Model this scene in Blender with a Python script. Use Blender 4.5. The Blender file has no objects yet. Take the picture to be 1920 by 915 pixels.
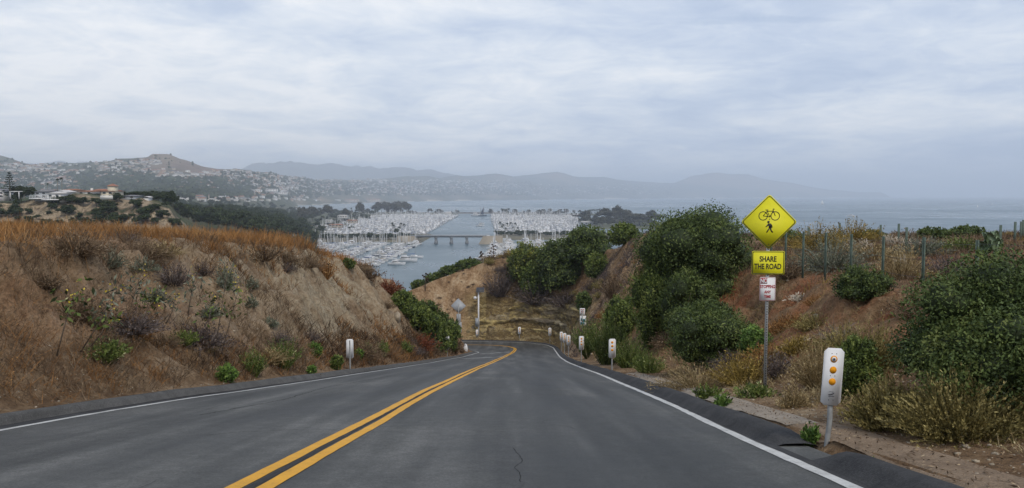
import bpy, math, random
import numpy as np
from mathutils import Vector, Matrix
random.seed(7); rng = np.random.default_rng(11)
sc = bpy.context.scene
COL = sc.collection
# ------------------------------------------------------------------ camera geometry
F = 1420.0; CX, CY = 960.0, 457.5; PITCH = math.atan(91.5/1420)
def ray(px, py):
    a = (px-CX)/F; b = -(py-CY)/F
    return np.array([a, math.cos(PITCH)+b*math.sin(PITCH), -math.sin(PITCH)+b*math.cos(PITCH)])
def P(px, py, Y):
    r = ray(px, py); return r*(Y/r[1])
def X_at(px, Y, py=450):
    return P(px, py, Y)[0]
SEA = -60.0
cam_d = bpy.data.cameras.new('camera'); cam = bpy.data.objects.new('camera', cam_d); COL.objects.link(cam)
cam_d.sensor_width = 36; cam_d.lens = 36*F/1920; cam_d.clip_start = 0.1; cam_d.clip_end = 90000
cam.location = (0, 0, 0); cam.rotation_euler = (math.pi/2-PITCH, 0, 0)
sc.camera = cam

# ------------------------------------------------------------------ noise (numpy value noise)
def _hash(ix, iy, s):
    h = (ix.astype(np.int64)*374761393 + iy.astype(np.int64)*668265263 + s*1442695041) & 0xffffffff
    h = ((h ^ (h >> 13))*1274126177) & 0xffffffff
    return ((h ^ (h >> 16)) & 0xffff)/65535.0
def vnoise(x, y, s=0):
    x = np.asarray(x, float); y = np.asarray(y, float)
    ix = np.floor(x); iy = np.floor(y); fx = x-ix; fy = y-iy
    fx = fx*fx*(3-2*fx); fy = fy*fy*(3-2*fy)
    a = _hash(ix, iy, s); b = _hash(ix+1, iy, s); c = _hash(ix, iy+1, s); d = _hash(ix+1, iy+1, s)
    return (a*(1-fx)+b*fx)*(1-fy)+(c*(1-fx)+d*fx)*fy
def fbm(x, y, s=0, o=4):
    r = 0; a = .5; t = 0
    for i in range(o):
        r = r+a*vnoise(x*2**i+17*i, y*2**i-9*i, s+i); t += a; a *= .5
    return r/t-.5
def sstep(a, b, x):
    t = np.clip((x-a)/(b-a), 0, 1); return t*t*(3-2*t)

# ------------------------------------------------------------------ tagging and mesh building
def tag(o, label=None, cat=None, group=None, kind=None):
    if label: o['label'] = label
    if cat: o['category'] = cat
    if group: o['group'] = group
    if kind: o['kind'] = kind
    return o
def empty(name, loc=(0, 0, 0), rz=0.0, label=None, cat=None, group=None):
    o = bpy.data.objects.new(name, None); COL.objects.link(o)
    o.location = loc; o.rotation_euler = (0, 0, rz); o.empty_display_size = .2
    return tag(o, label, cat, group)
def raw_mesh(name, V, Fc, mats, mi=None, smooth=False, attr=None):
    V = np.asarray(V, dtype=np.float32); me = bpy.data.meshes.new(name)
    if isinstance(Fc, np.ndarray):
        n, k = Fc.shape; flat = Fc.ravel().astype(np.int32)
        starts = (np.arange(n)*k).astype(np.int32); tot = np.full(n, k, np.int32)
    else:
        n = len(Fc); tot = np.array([len(f) for f in Fc], np.int32)
        flat = np.array([i for f in Fc for i in f], np.int32); starts = np.concatenate([[0], np.cumsum(tot)[:-1]]).astype(np.int32)
    me.vertices.add(len(V)); me.vertices.foreach_set('co', V.ravel())
    me.loops.add(len(flat)); me.loops.foreach_set('vertex_index', flat)
    me.polygons.add(n); me.polygons.foreach_set('loop_start', starts); me.polygons.foreach_set('loop_total', tot)
    for m in (mats if isinstance(mats, (list, tuple)) else [mats]): me.materials.append(m)
    if mi is not None: me.polygons.foreach_set('material_index', np.asarray(mi, np.int32))
    if smooth: me.polygons.foreach_set('use_smooth', np.ones(n, bool))
    if attr:
        for an, (dom, dat) in attr.items():
            a = me.attributes.new(an, 'FLOAT', dom); a.data.foreach_set('value', np.asarray(dat, np.float32))
    me.update(calc_edges=True)
    return me
def link(name, me, parent=None, loc=None, rz=None):
    o = bpy.data.objects.new(name, me); COL.objects.link(o)
    if parent: o.parent = parent
    if loc is not None: o.location = loc
    if rz is not None: o.rotation_euler = (0, 0, rz)
    return o
class MB:
    def __init__(s): s.v = []; s.f = []; s.m = []; s.mats = []
    def _mi(s, mat):
        if mat is None: return 0
        if mat not in s.mats: s.mats.append(mat)
        return s.mats.index(mat)
    def add(s, vs, fs, mat=None):
        b = len(s.v); s.v += [tuple(map(float, q)) for q in vs]; mi = s._mi(mat)
        for f in fs: s.f.append(tuple(i+b for i in f)); s.m.append(mi)
    def box(s, c, d, mat=None, rz=0, rx=0):
        hx, hy, hz = d[0]/2, d[1]/2, d[2]/2; R = Matrix.Rotation(rz, 3, 'Z') @ Matrix.Rotation(rx, 3, 'X')
        vs = [R @ Vector((x*hx, y*hy, z*hz))+Vector(c) for x in (-1, 1) for y in (-1, 1) for z in (-1, 1)]
        s.add(vs, [(0, 1, 3, 2), (4, 6, 7, 5), (0, 4, 5, 1), (2, 3, 7, 6), (0, 2, 6, 4), (1, 5, 7, 3)], mat)
    def tube(s, pts, rs, n=6, mat=None, cap=True):
        pts = [Vector([float(c) for c in p]) for p in pts]
        if not hasattr(rs, '__len__'): rs = [rs]*len(pts)
        vs = []; fs = []
        for i, p in enumerate(pts):
            t = (pts[min(i+1, len(pts)-1)]-pts[max(i-1, 0)])
            if t.length < 1e-9: t = Vector((0, 0, 1))
            t.normalize(); u = t.cross(Vector((0, 1, 0)) if abs(t.y) < .9 else Vector((1, 0, 0))).normalized(); w = t.cross(u)
            for k in range(n):
                a = 2*math.pi*k/n; vs.append(p+(u*math.cos(a)+w*math.sin(a))*float(rs[i]))
        for i in range(len(pts)-1):
            for k in range(n):
                k2 = (k+1) % n; fs.append((i*n+k, i*n+k2, (i+1)*n+k2, (i+1)*n+k))
        if cap: fs.append(tuple(range(n))[::-1]); fs.append(tuple((len(pts)-1)*n+k for k in range(n)))
        s.add(vs, fs, mat)
    def prism(s, poly, y0, y1, mat=None, c=(0, 0)):
        """poly in the XZ plane, extruded along Y from y0 to y1"""
        n = len(poly); vs = [(x+c[0], y0, z+c[1]) for x, z in poly]+[(x+c[0], y1, z+c[1]) for x, z in poly]
        fs = [tuple(range(n)), tuple(range(2*n-1, n-1, -1))]+[(i, i+n, (i+1) % n+n, (i+1) % n) for i in range(n)]
        s.add(vs, fs, mat)
    def disc(s, c, r, th, mat=None, n=20, r_in=0):
        if r_in:
            vs = []; fs = []
            for k in range(n):
                a = 2*math.pi*k/n
                for rr in (r_in, r):
                    for yy in (0, -th): vs.append((c[0]+rr*math.cos(a), c[1]+yy, c[2]+rr*math.sin(a)))
            for k in range(n):
                a = 4*k; b = 4*((k+1) % n)
                fs += [(a+1, b+1, b+3, a+3), (a+2, a+3, b+3, b+2), (a, b, b+1, a+1), (a, a+2, b+2, b)]
            s.add(vs, fs, mat)
        else:
            s.prism([(c[0]+r*math.cos(2*math.pi*k/n), c[2]+r*math.sin(2*math.pi*k/n)) for k in range(n)], c[1]-th, c[1], mat)
    def mesh(s, name, mat=None, smooth=False):
        return raw_mesh(name, np.array(s.v), s.f, s.mats or [mat], s.m, smooth)
    def build(s, name, mat=None, parent=None, smooth=False, loc=None):
        return link(name, s.mesh(name, mat, smooth), parent, loc)
def copy_tree(o, parent=None):
    c = o.copy(); COL.objects.link(c); c.parent = parent
    for ch in KIDS.get(o.name, []): copy_tree(ch, c)
    return c
KIDS = {}
def reg(o):
    KIDS[o.name] = [c for c in COL.objects if c.parent == o]
    for c in KIDS[o.name]: reg(c)
    return o

# ------------------------------------------------------------------ materials
def lin(r, g, b): return tuple(((c/255)/12.92 if c/255 <= .04045 else (((c/255)+.055)/1.055)**2.4) for c in (r, g, b))
def mat_base(name, rough=.8, spec=.3):
    m = bpy.data.materials.new(name); m.use_nodes = True; nt = m.node_tree
    b = nt.nodes['Principled BSDF']; b.inputs['Roughness'].default_value = rough
    b.inputs['Specular IOR Level'].default_value = spec
    return m, nt, b
def N(nt, t, **k):
    n = nt.nodes.new(t)
    for a, v in k.items():
        if a.startswith('i_'):
            n.inputs[a[2:].replace('_', ' ')].default_value = v
        else: setattr(n, a, v)
    return n
def ramp(nt, fac, stops, interp='LINEAR'):
    n = nt.nodes.new('ShaderNodeValToRGB'); e = n.color_ramp.elements; n.color_ramp.interpolation = interp
    while len(e) < len(stops): e.new(.5)
    for q, (p, c) in zip(e, stops): q.position = p; q.color = tuple(c)+(1,) if len(c) == 3 else c
    nt.links.new(fac, n.inputs[0]); return n.outputs[0]
def noise(nt, scale, detail=4, rough=.55, vec=None, dist=0):
    n = N(nt, 'ShaderNodeTexNoise'); n.inputs['Scale'].default_value = scale; n.inputs['Detail'].default_value = detail
    n.inputs['Roughness'].default_value = rough; n.inputs['Distortion'].default_value = dist
    if vec is not None: nt.links.new(vec, n.inputs['Vector'])
    return n.outputs['Fac']
def mixc(nt, fac, a, b, mode='MIX'):
    n = N(nt, 'ShaderNodeMix', data_type='RGBA', blend_type=mode)
    for s_, v in ((0, fac), (6, a), (7, b)):
        if hasattr(v, 'links') or isinstance(v, bpy.types.NodeSocket): nt.links.new(v, n.inputs[s_])
        elif isinstance(v, (int, float)): n.inputs[s_].default_value = v
        else: n.inputs[s_].default_value = tuple(v)+(1,)
    return n.outputs[2]
def mth(nt, op, a, b=None, c=None, clamp=False):
    n = N(nt, 'ShaderNodeMath', operation=op, use_clamp=clamp)
    for i, v in enumerate((a, b, c)):
        if v is None: continue
        if isinstance(v, bpy.types.NodeSocket): nt.links.new(v, n.inputs[i])
        else: n.inputs[i].default_value = v
    return n.outputs[0]
def bump(nt, b, h, strength=.5, dist=.02):
    n = N(nt, 'ShaderNodeBump'); n.inputs['Strength'].default_value = strength; n.inputs['Distance'].default_value = dist
    nt.links.new(h, n.inputs['Height']); nt.links.new(n.outputs[0], b.inputs['Normal'])
def coords(nt, kind='Object'):
    return N(nt, 'ShaderNodeTexCoord').outputs[kind]
def worldpos(nt): return N(nt, 'ShaderNodeNewGeometry').outputs['Position']
def vscale(nt, v, s):
    n = N(nt, 'ShaderNodeVectorMath', operation='MULTIPLY'); nt.links.new(v, n.inputs[0]); n.inputs[1].default_value = s; return n.outputs[0]
def M_plain(name, col, rough=.6, spec=.4, var=.12, scale=3.0, metal=0.0):
    """paint, metal, wood and plastic: a base colour with gentle wear"""
    m, nt, b = mat_base(name, rough, spec); b.inputs['Metallic'].default_value = metal
    f = noise(nt, scale, 5, .6, coords(nt))
    lo = tuple(c*(1-var) for c in col); hi = tuple(min(1, c*(1+var)) for c in col)
    nt.links.new(ramp(nt, f, [(.3, lo), (.7, hi)]), b.inputs['Base Color'])
    return m
def M_leaf(name, stops, rough=.65, spec=.25, trans=0.0):
    """foliage: face attribute v (one random value for each leaf or clump) through a colour ramp"""
    m, nt, b = mat_base(name, rough, spec)
    a = N(nt, 'ShaderNodeAttribute', attribute_name='v')
    nt.links.new(ramp(nt, a.outputs['Fac'], stops), b.inputs['Base Color'])
    return m
# ------------------------------------------------------------------ road geometry
_ZY = np.array([-40, -15, 0, 6.2, 14.2, 27.1, 48, 65.6, 83.6, 96.2, 104, 110, 113, 118, 130, 400])
_ZZ = np.array([6.3, 1.6, -1.24, -2.44, -3.95, -6.49, -10.73, -14.18, -17.58, -19.82, -21.0, -21.7, -21.9, -22.1, -22.4, -24.])
_gy = np.linspace(-40, 400, 4401); _gz = np.interp(_gy, _ZY, _ZZ)
_k = np.hanning(61); _k /= _k.sum(); _gzs = np.convolve(np.pad(_gz, 30, mode='edge'), _k, 'valid')
_gzs[:60] = _gz[:60]; _gzs[-60:] = _gz[-60:]
def zr(Y): return np.interp(Y, _gy, _gzs)
def G(px, py):
    r = ray(px, py); ys = np.linspace(3, 112, 2200); zz = r[2]/r[1]*ys; d = zz-zr(ys)
    i = np.where(d[:-1]*d[1:] <= 0)[0]; Y = ys[i[0]] if len(i) else 60
    return np.array([r[0]/r[1]*Y, Y])
def smooth_line(pts, step=.25, it=3):
    p = np.array(pts, float)
    for _ in range(it):
        q = [p[0]]
        for a, b in zip(p[:-1], p[1:]): q += [a*.75+b*.25, a*.25+b*.75]
        q.append(p[-1]); p = np.array(q)
    s = np.concatenate([[0], np.cumsum(np.hypot(*np.diff(p, axis=0).T))]); n = int(s[-1]/step)
    t = np.linspace(0, s[-1], n); return np.stack([np.interp(t, s, p[:, 0]), np.interp(t, s, p[:, 1])], 1)
RIGHT = smooth_line([(2.45, -15), (2.78, 2), (2.84, 7), (2.88, 10), (2.96, 14.2), (3.02, 18), (3.24, 27.1), (3.28, 33.1), (3.63, 48), (4.21, 65.6), (5.0, 83.6), (5.5, 96.2),
                     (5.6, 103), (4.9, 107.6), (3.0, 110.3), (0, 111.5), (-4, 112.1), (-9, 112.6), (-16, 112.8), (-30, 112), (-60, 105)])
MID = smooth_line([(-2.7, -15), (-2.2, 5), (-2.16, 7.3), (-2.14, 8.7), (-2.06, 11.3), (-2.04, 14.2), (-1.98, 18), (-1.76, 27.1), (-1.70, 33.1), (-1.37, 48), (-.79, 65.6), (0, 83.6), (.42, 95),
                   (.38, 101), (-.7, 105), (-3, 106.9), (-6.2, 107.4), (-12, 107.7), (-20, 107.7), (-34, 106), (-60, 99)])
_lp = [(0, 807), (104, 788), (208, 770), (260, 762), (365, 745), (443, 735), (495, 727), (587, 714), (681, 700), (760, 687.5), (802, 681), (840, 674), (877, 667)]
_L = [tuple(G(*q)) for q in _lp]
_sl = (_L[2][0]-_L[0][0])/(_L[2][1]-_L[0][1])
LEFT = smooth_line([(_L[0][0]-.02*25, -15)]+_L+[(-4.0, 82), (-3.7, 86), (-4.6, 90.5), (-7.5, 96), (-12, 100), (-20, 102), (-34, 101), (-60, 94)])
def normals(p):
    t = np.gradient(p, axis=0); t /= np.hypot(t[:, 0], t[:, 1])[:, None]+1e-9
    return np.stack([t[:, 1], -t[:, 0]], 1)          # points to the right of travel
def offset(p, d): return p+normals(p)*d
def resample(p, n):
    s = np.concatenate([[0], np.cumsum(np.hypot(*np.diff(p, axis=0).T))]); t = np.linspace(0, s[-1], n)
    return np.stack([np.interp(t, s, p[:, 0]), np.interp(t, s, p[:, 1])], 1)
def grid_faces(nr, nc):
    i = np.arange(nr-1)[:, None]*nc+np.arange(nc-1)[None]; i = i.ravel()
    return np.stack([i, i+1, i+nc+1, i+nc], 1)
def ribbon(p, w, lift, rag=0, s0=None, s1=None, seed=0, wav=0):
    """painted line: a strip w wide centred on p, riding lift above the road"""
    n = normals(p); k = np.arange(len(p))
    e1 = rag*(vnoise(k*.9, k*0, seed)-.5)*2; e2 = rag*(vnoise(k*.9, k*0+5, seed+3)-.5)*2
    c = wav*(vnoise(k*.06, k*0, seed+9)-.5)*2
    a = p+n*(-w/2+e1+c)[:, None]; b = p+n*(w/2+e2+c)[:, None]
    V = np.zeros((len(p), 3, 3)); V[:, 0, :2] = a; V[:, 1, :2] = (a+b)/2; V[:, 2, :2] = b
    V[..., 2] = zr(V[..., 1])+lift
    return V.reshape(-1, 3), grid_faces(len(p), 3)

# signed distance to the two edge lines
def _near(xy, line):
    nrm = normals(line); d = np.full(len(xy), 1e9); idx = np.zeros(len(xy), int)
    for a in range(0, len(xy), 20000):
        q = xy[a:a+20000]; D = (q[:, None, 0]-line[None, :, 0])**2+(q[:, None, 1]-line[None, :, 1])**2
        j = D.argmin(1); idx[a:a+20000] = j; d[a:a+20000] = np.sqrt(D[np.arange(len(q)), j])
    v = xy-line[idx]; s = (v*nrm[idx]).sum(1); tx = -nrm[idx][:, 1]; ty = nrm[idx][:, 0]
    al = np.clip(v[:, 0]*tx+v[:, 1]*ty, -.3, .3)
    inner = (idx > 0) & (idx < len(line)-1)
    ds = np.where(inner & (np.abs(s) > .5*d), np.sqrt(np.maximum(d*d-al*al, 0)), d)
    return ds*np.sign(s), line[idx][:, 1]+al*ty
RIGHT_C = RIGHT[::2]; LEFT_C = LEFT[::2]

# ------------------------------------------------------------------ land form: natural ground and the cut
_ctl = [  # (px, py, Y) of bare ground seen in the photograph
 (0, 455, 17), (200, 452, 19), (400, 455, 25), (520, 460, 33), (600, 466, 42), (650, 492, 51), (700, 516, 60), (742, 560, 68), (775, 583, 78), (800, 610, 84),
 (800, 536, 122), (850, 519, 124), (900, 505, 126), (960, 492, 127), (1000, 484, 122), (1060, 470, 115), (1110, 462, 108), (1180, 452, 98)]
_pts = [tuple(P(a, b, c)) for a, b, c in _ctl]
_pts += [(-14, -12, .2), (-30, -12, 1.2), (-60, -12, 2), (-30, 12, -.9), (-55, 12, -.6), (-25, 25, -1.5), (-45, 25, -1.6), (-60, 30, -2), (-22, 38, -2.2), (-40, 42, -3.0), (-60, 50, -4.5),
         (-25, 55, -6), (-40, 62, -9), (-60, 75, -16), (-20, 70, -10.5), (-30, 80, -15), (-18, 84, -13.5), (-14, 92, -14.2), (-16, 99, -14), (-24, 97, -16), (-35, 95, -20), (-60, 95, -26),
         (-25, 118, -19), (-40, 118, -24), (-60, 120, -30), (-13, 122, -14.6), (-20, 135, -24), (-40, 150, -36), (-60, 160, -42), (0, 145, -22), (-10, 160, -32), (12, 150, -24), (0, 175, -40), (30, 175, -40), (60, 175, -40), (-60, 180, -50),
         (7, -12, .8), (12, -12, 1), (30, -12, 1), (60, -12, .5), (10.5, 5, -1.4), (10.3, 14, -2.0), (10.3, 21, -2.55), (10.3, 28, -3.0), (10, 36, -3.3), (14, 30, -2.8), (25, 20, -2.2), (25, 35, -2.6), (45, 20, -2.0), (60, 30, -2.4),
         (20, 50, -3.0), (35, 55, -3.0), (60, 55, -3.2), (13, 60, -3.6), (25, 70, -4.2), (45, 72, -4.6), (60, 75, -6), (16, 80, -4.6), (30, 90, -8), (50, 95, -14), (18, 100, -7.5), (25, 115, -13), (15, 120, -11), (60, 120, -26), (35, 130, -24), (10, 75, -3.8)]
_C = np.array(_pts)
def _tps(r2): return .5*r2*np.log(r2+1e-9)
_n = len(_C); _A = np.zeros((_n+3, _n+3)); _D2 = ((_C[:, None, :2]-_C[None, :, :2])**2).sum(2)
_A[:_n, :_n] = _tps(_D2)+np.eye(_n)*6.0; _A[:_n, _n:] = np.c_[np.ones(_n), _C[:, :2]]; _A[_n:, :_n] = _A[:_n, _n:].T
_W = np.linalg.solve(_A, np.concatenate([_C[:, 2], np.zeros(3)]))
def Hp(x, y):
    out = np.zeros(len(x))
    for a in range(0, len(x), 20000):
        q = np.c_[x[a:a+20000], y[a:a+20000]]
        D = ((q[:, None]-_C[None, :, :2])**2).sum(2); out[a:a+20000] = _tps(D) @ _W[:_n]+_W[_n]+q @ _W[_n+1:]
    return out
def smin(a, b, k):
    h = np.clip(.5+.5*(b-a)/k, 0, 1); return b*(1-h)+a*h-k*h*(1-h)
def land(x, y, masks=False):
    x = np.atleast_1d(np.asarray(x, float)); y = np.atleast_1d(np.asarray(y, float)); xy = np.c_[x, y]
    sR, yR = _near(xy, RIGHT_C); sL, yL = _near(xy, LEFT_C); sL = -sL
    H = Hp(x, y)+.35*fbm(x*.25, y*.25, 3)+.25*fbm(x*.9, y*.9, 5)
    # right cut
    d = sR; base = zr(yR)
    sl = np.interp(yR, [0, 15, 30, 45, 70, 100, 130], [.55, .62, .8, 1.15, 1.5, 1.7, 1.6])
    v = np.interp(yR, [0, 12, 25, 40, 60, 90], [2.4, 2.5, 2.4, 1.6, 1.2, 1.1])
    gul = fbm(x*.35+3, y*.35, 21)*1.9+fbm(x*1.2, y*1.2, 23)*1.3-np.abs(fbm(x*.8+9, y*.8, 25))*1.3+fbm(x*4, y*4, 24)*.3
    up = np.maximum(d-v, 0)
    hr = np.interp(d, [-.2, .55, .75, 1.6], [-.3, -.12, .1, .13])+np.clip(d-1.6, 0, 1.2)*.12+up*sl+gul*sstep(0, 3.5, up)*np.clip(up*.5, 0, 1.1)
    rk = sstep(80, 96, yR)*sstep(.3, 1.2, d)*(1-sstep(5.5, 7.5, hr))*sstep(-9, -4, x)
    led = hr/1.15+fbm(x*.3, y*.3, 31)*1.6; hr = hr+rk*(1.0*(np.mod(led, 1.0)**3)-.35+1.3*fbm(x*.8, y*.8, 33)+1.2*fbm(x*.35, y*.35, 34))
    ZR = base+hr
    # left cut
    d2 = sL; base2 = zr(yL)
    sl2 = np.interp(yL, [0, 12, 25, 45, 70, 90, 110], [.8, .85, 1.05, 1.35, 1.35, 1.1, .9])
    up2 = np.maximum(d2-.95, 0)
    gl = fbm(x*.45, y*.45, 41)*2.0+fbm(x*1.5, y*1.5, 43)*1.3-np.abs(fbm(x*.9+9, y*.9, 45))*1.6+fbm(x*4, y*4, 44)*.4
    rill = (np.abs(vnoise(yL*1.3+x*.2, x*.15, 47)-.5)*2)**.7*.5-.22
    hl = np.interp(d2, [-.2, .5, .7, .95], [-.3, -.12, .12, .16])+up2*sl2+(gl+rill*sstep(.6, 2, up2))*np.clip(up2*.5, 0, 1)
    ZL = base2+hl
    right = sR > sL
    cut = np.where(right, ZR, ZL)
    Z = smin(H, cut, .5)
    Z = np.where(np.maximum(sR, sL) < .6, np.minimum(Z, cut), Z)
    if masks: return Z, sR, sL, yR, yL, rk, H-cut, hl, hr
    return Z
def HZ(x, y): return float(land([x], [y])[0])
# ------------------------------------------------------------------ ground materials
def M_dirt():
    m, nt, b = mat_base('cut_earth', .95, .1); p = worldpos(nt)
    A = lambda n: N(nt, 'ShaderNodeAttribute', attribute_name=n).outputs['Fac']
    n1 = noise(nt, .55, 6, .62, p); n2 = noise(nt, 3.5, 6, .7, p); n3 = noise(nt, 17, 5, .7, p)
    mixn = mth(nt, 'ADD', mth(nt, 'MULTIPLY', n1, .6), mth(nt, 'MULTIPLY', n2, .4))
    base = ramp(nt, mixn, [(.34, (.125, .070, .040)), (.46, (.27, .172, .095)), (.55, (.41, .285, .168)), (.66, (.56, .44, .30))])
    pale = ramp(nt, n2, [(.3, (.25, .19, .12)), (.5, (.41, .335, .225)), (.7, (.55, .47, .35))])
    base = mixc(nt, mth(nt, 'MULTIPLY', A('pale'), ramp(nt, n1, [(.35, (.3,)*3), (.6, (1,)*3)])), base, pale)
    red = ramp(nt, n3, [(.3, (.21, .075, .034)), (.7, (.40, .18, .09))])
    base = mixc(nt, mth(nt, 'MULTIPLY', A('red'), ramp(nt, n1, [(.42, (0,)*3), (.58, (1,)*3)])), base, red)
    # bedded sandstone
    sp = N(nt, 'ShaderNodeSeparateXYZ'); nt.links.new(p, sp.inputs[0])
    zz = mth(nt, 'ADD', mth(nt, 'MULTIPLY', sp.outputs[2], 1.0), mth(nt, 'MULTIPLY', noise(nt, .35, 4, .6, p), 3.4))
    band = noise(nt, 1.25, 6, .72, None); cx = N(nt, 'ShaderNodeCombineXYZ'); nt.links.new(zz, cx.inputs[2]); nt.links.new(mth(nt, 'MULTIPLY', sp.outputs[0], .06), cx.inputs[0])
    bn = [q for q in nt.nodes if q.type == 'TEX_NOISE'][-1]; nt.links.new(cx.outputs[0], bn.inputs['Vector'])
    rock = ramp(nt, bn.outputs['Fac'], [(.34, (.045, .032, .018)), (.40, (.26, .19, .08)), (.46, (.54, .41, .17)), (.495, (.12, .085, .04)), (.53, (.50, .38, .17)), (.60, (.64, .53, .29)), (.67, (.20, .15, .09))])
    base = mixc(nt, A('rock'), base, rock)
    base = mixc(nt, mth(nt, 'MULTIPLY', A('rock'), ramp(nt, noise(nt, .5, 5, .7, p), [(.54, (0,)*3), (.62, (.5,)*3)])), base, (.11, .09, .06))
    duff = ramp(nt, n3, [(.3, (.075, .048, .03)), (.6, (.16, .105, .062)), (.75, (.22, .16, .10))])
    base = mixc(nt, mth(nt, 'MULTIPLY', A('duff'), ramp(nt, n2, [(.35, (1,)*3), (.6, (.45,)*3)])), base, duff)
    # pebbles and clods
    vo = N(nt, 'ShaderNodeTexVoronoi', feature='F1'); vo.inputs['Scale'].default_value = 9; nt.links.new(p, vo.inputs['Vector'])
    peb = ramp(nt, vo.outputs['Distance'], [(.10, (1,)*3), (.17, (0,)*3)])
    base = mixc(nt, mth(nt, 'MULTIPLY', peb, mth(nt, 'MULTIPLY', ramp(nt, n2, [(.5, (0,)*3), (.62, (1,)*3)]), .8)), base, (.42, .38, .31))
    base = mixc(nt, .55, base, ramp(nt, n3, [(.25, (.45,)*3), (.5, (1,)*3), (.8, (1.35,)*3)]), 'MULTIPLY')
    nt.links.new(base, b.inputs['Base Color'])
    bump(nt, b, mth(nt, 'ADD', mth(nt, 'MULTIPLY', n2, .8), mth(nt, 'ADD', mth(nt, 'MULTIPLY', n3, .3), mth(nt, 'ADD', mth(nt, 'MULTIPLY', peb, .08), mth(nt, 'MULTIPLY', mth(nt, 'MULTIPLY', bn.outputs['Fac'], A('rock')), 5.0)))), 1.0, .36)
    return m
def M_asphalt():
    m, nt, b = mat_base('road_asphalt', .72, .35); p = worldpos(nt)
    sp = N(nt, 'ShaderNodeSeparateXYZ'); nt.links.new(p, sp.inputs[0])
    st = vscale(nt, p, (1.7, .10, 0))
    big = noise(nt, .8, 4, .55, st); mid = noise(nt, .35, 4, .6, p); fine = noise(nt, 38, 4, .8, p); dot = noise(nt, 160, 2, .8, p)
    f = mth(nt, 'ADD', mth(nt, 'MULTIPLY', big, .55), mth(nt, 'MULTIPLY', mid, .45))
    c = ramp(nt, f, [(.38, (.034, .035, .033)), (.47, (.056, .057, .054)), (.53, (.076, .077, .072)), (.62, (.120, .120, .112))])
    c = mixc(nt, .75, c, ramp(nt, fine, [(.30, (.40,)*3), (.5, (1,)*3), (.70, (1.75,)*3)]), 'MULTIPLY')
    c = mixc(nt, .5, c, ramp(nt, dot, [(.3, (.6,)*3), (.5, (1,)*3), (.75, (1.6,)*3)]), 'MULTIPLY')
    c = mixc(nt, .6, c, ramp(nt, noise(nt, 5, 5, .75, p), [(.32, (.62,)*3), (.5, (1,)*3), (.7, (1.42,)*3)]), 'MULTIPLY')
    # oil and tyre tracks along the lane
    a = N(nt, 'ShaderNodeAttribute', attribute_name='track').outputs['Fac']
    c = mixc(nt, mth(nt, 'MULTIPLY', a, .7), c, (.038, .040, .041))
    # sealed cracks
    dn = N(nt, 'ShaderNodeTexNoise'); dn.inputs['Scale'].default_value = .8; dn.inputs['Detail'].default_value = 6; nt.links.new(p, dn.inputs['Vector'])
    mv = mixc(nt, .25, p, dn.outputs['Color'], 'LINEAR_LIGHT')
    v = N(nt, 'ShaderNodeTexVoronoi', feature='DISTANCE_TO_EDGE'); v.inputs['Scale'].default_value = .22; nt.links.new(mv, v.inputs['Vector'])
    cr = mth(nt, 'MULTIPLY', ramp(nt, v.outputs['Distance'], [(.0015, (1,)*3), (.004, (0,)*3)]), ramp(nt, mid, [(.5, (0,)*3), (.6, (1,)*3)]))
    c = mixc(nt, mth(nt, 'MULTIPLY', cr, .7), c, (.018, .018, .02))
    nt.links.new(c, b.inputs['Base Color'])
    nt.links.new(ramp(nt, mid, [(.3, (.62,)*3), (.7, (.8,)*3)]), b.inputs['Roughness'])
    bump(nt, b, mth(nt, 'ADD', fine, mth(nt, 'MULTIPLY', cr, -1.2)), .35, .01)
    return m
def M_berm(name, lo, hi):
    m, nt, b = mat_base(name, .9, .2); p = worldpos(nt)
    n = noise(nt, 2.2, 6, .7, p); f = noise(nt, 45, 3, .8, p)
    c = ramp(nt, n, [(.3, lo), (.7, hi)])
    c = mixc(nt, .8, c, ramp(nt, f, [(.3, (.55,)*3), (.5, (1,)*3), (.75, (1.7,)*3)]), 'MULTIPLY')
    nt.links.new(c, b.inputs['Base Color']); bump(nt, b, f, .6, .02)
    return m
def M_paint(name, col, dark, wear=.5):
    wear = wear*1.7
    m, nt, b = mat_base(name, .6, .35); p = worldpos(nt)
    n = noise(nt, 2.6, 7, .78, p); f = noise(nt, 40, 4, .8, p)
    mk = mth(nt, 'ADD', mth(nt, 'MULTIPLY', n, .55), mth(nt, 'MULTIPLY', f, .45))
    c = ramp(nt, mk, [(.30, dark), (.30+.12*wear, tuple(x*.8 for x in col)), (.62, col)])
    nt.links.new(c, b.inputs['Base Color']); bump(nt, b, f, .3, .006)
    return m
DIRT = M_dirt(); ASPH = M_asphalt()
BERM_D = M_berm('dark_asphalt_berm', (.032, .033, .035), (.062, .062, .062)); BERM_L = M_berm('grey_asphalt_berm', (.062, .061, .058), (.115, .112, .105))
CONC = M_berm('gutter_concrete', (.20, .165, .125), (.33, .285, .23))
WHITE_P = M_paint('white_road_paint', (.60, .60, .57), (.13, .13, .13), .9); YEL_P = M_paint('yellow_road_paint', (.74, .365, .013), (.22, .14, .05), .7)
FADED_P = M_paint('faded_road_paint', (.46, .46, .45), (.11, .11, .11), 1.4)

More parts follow.
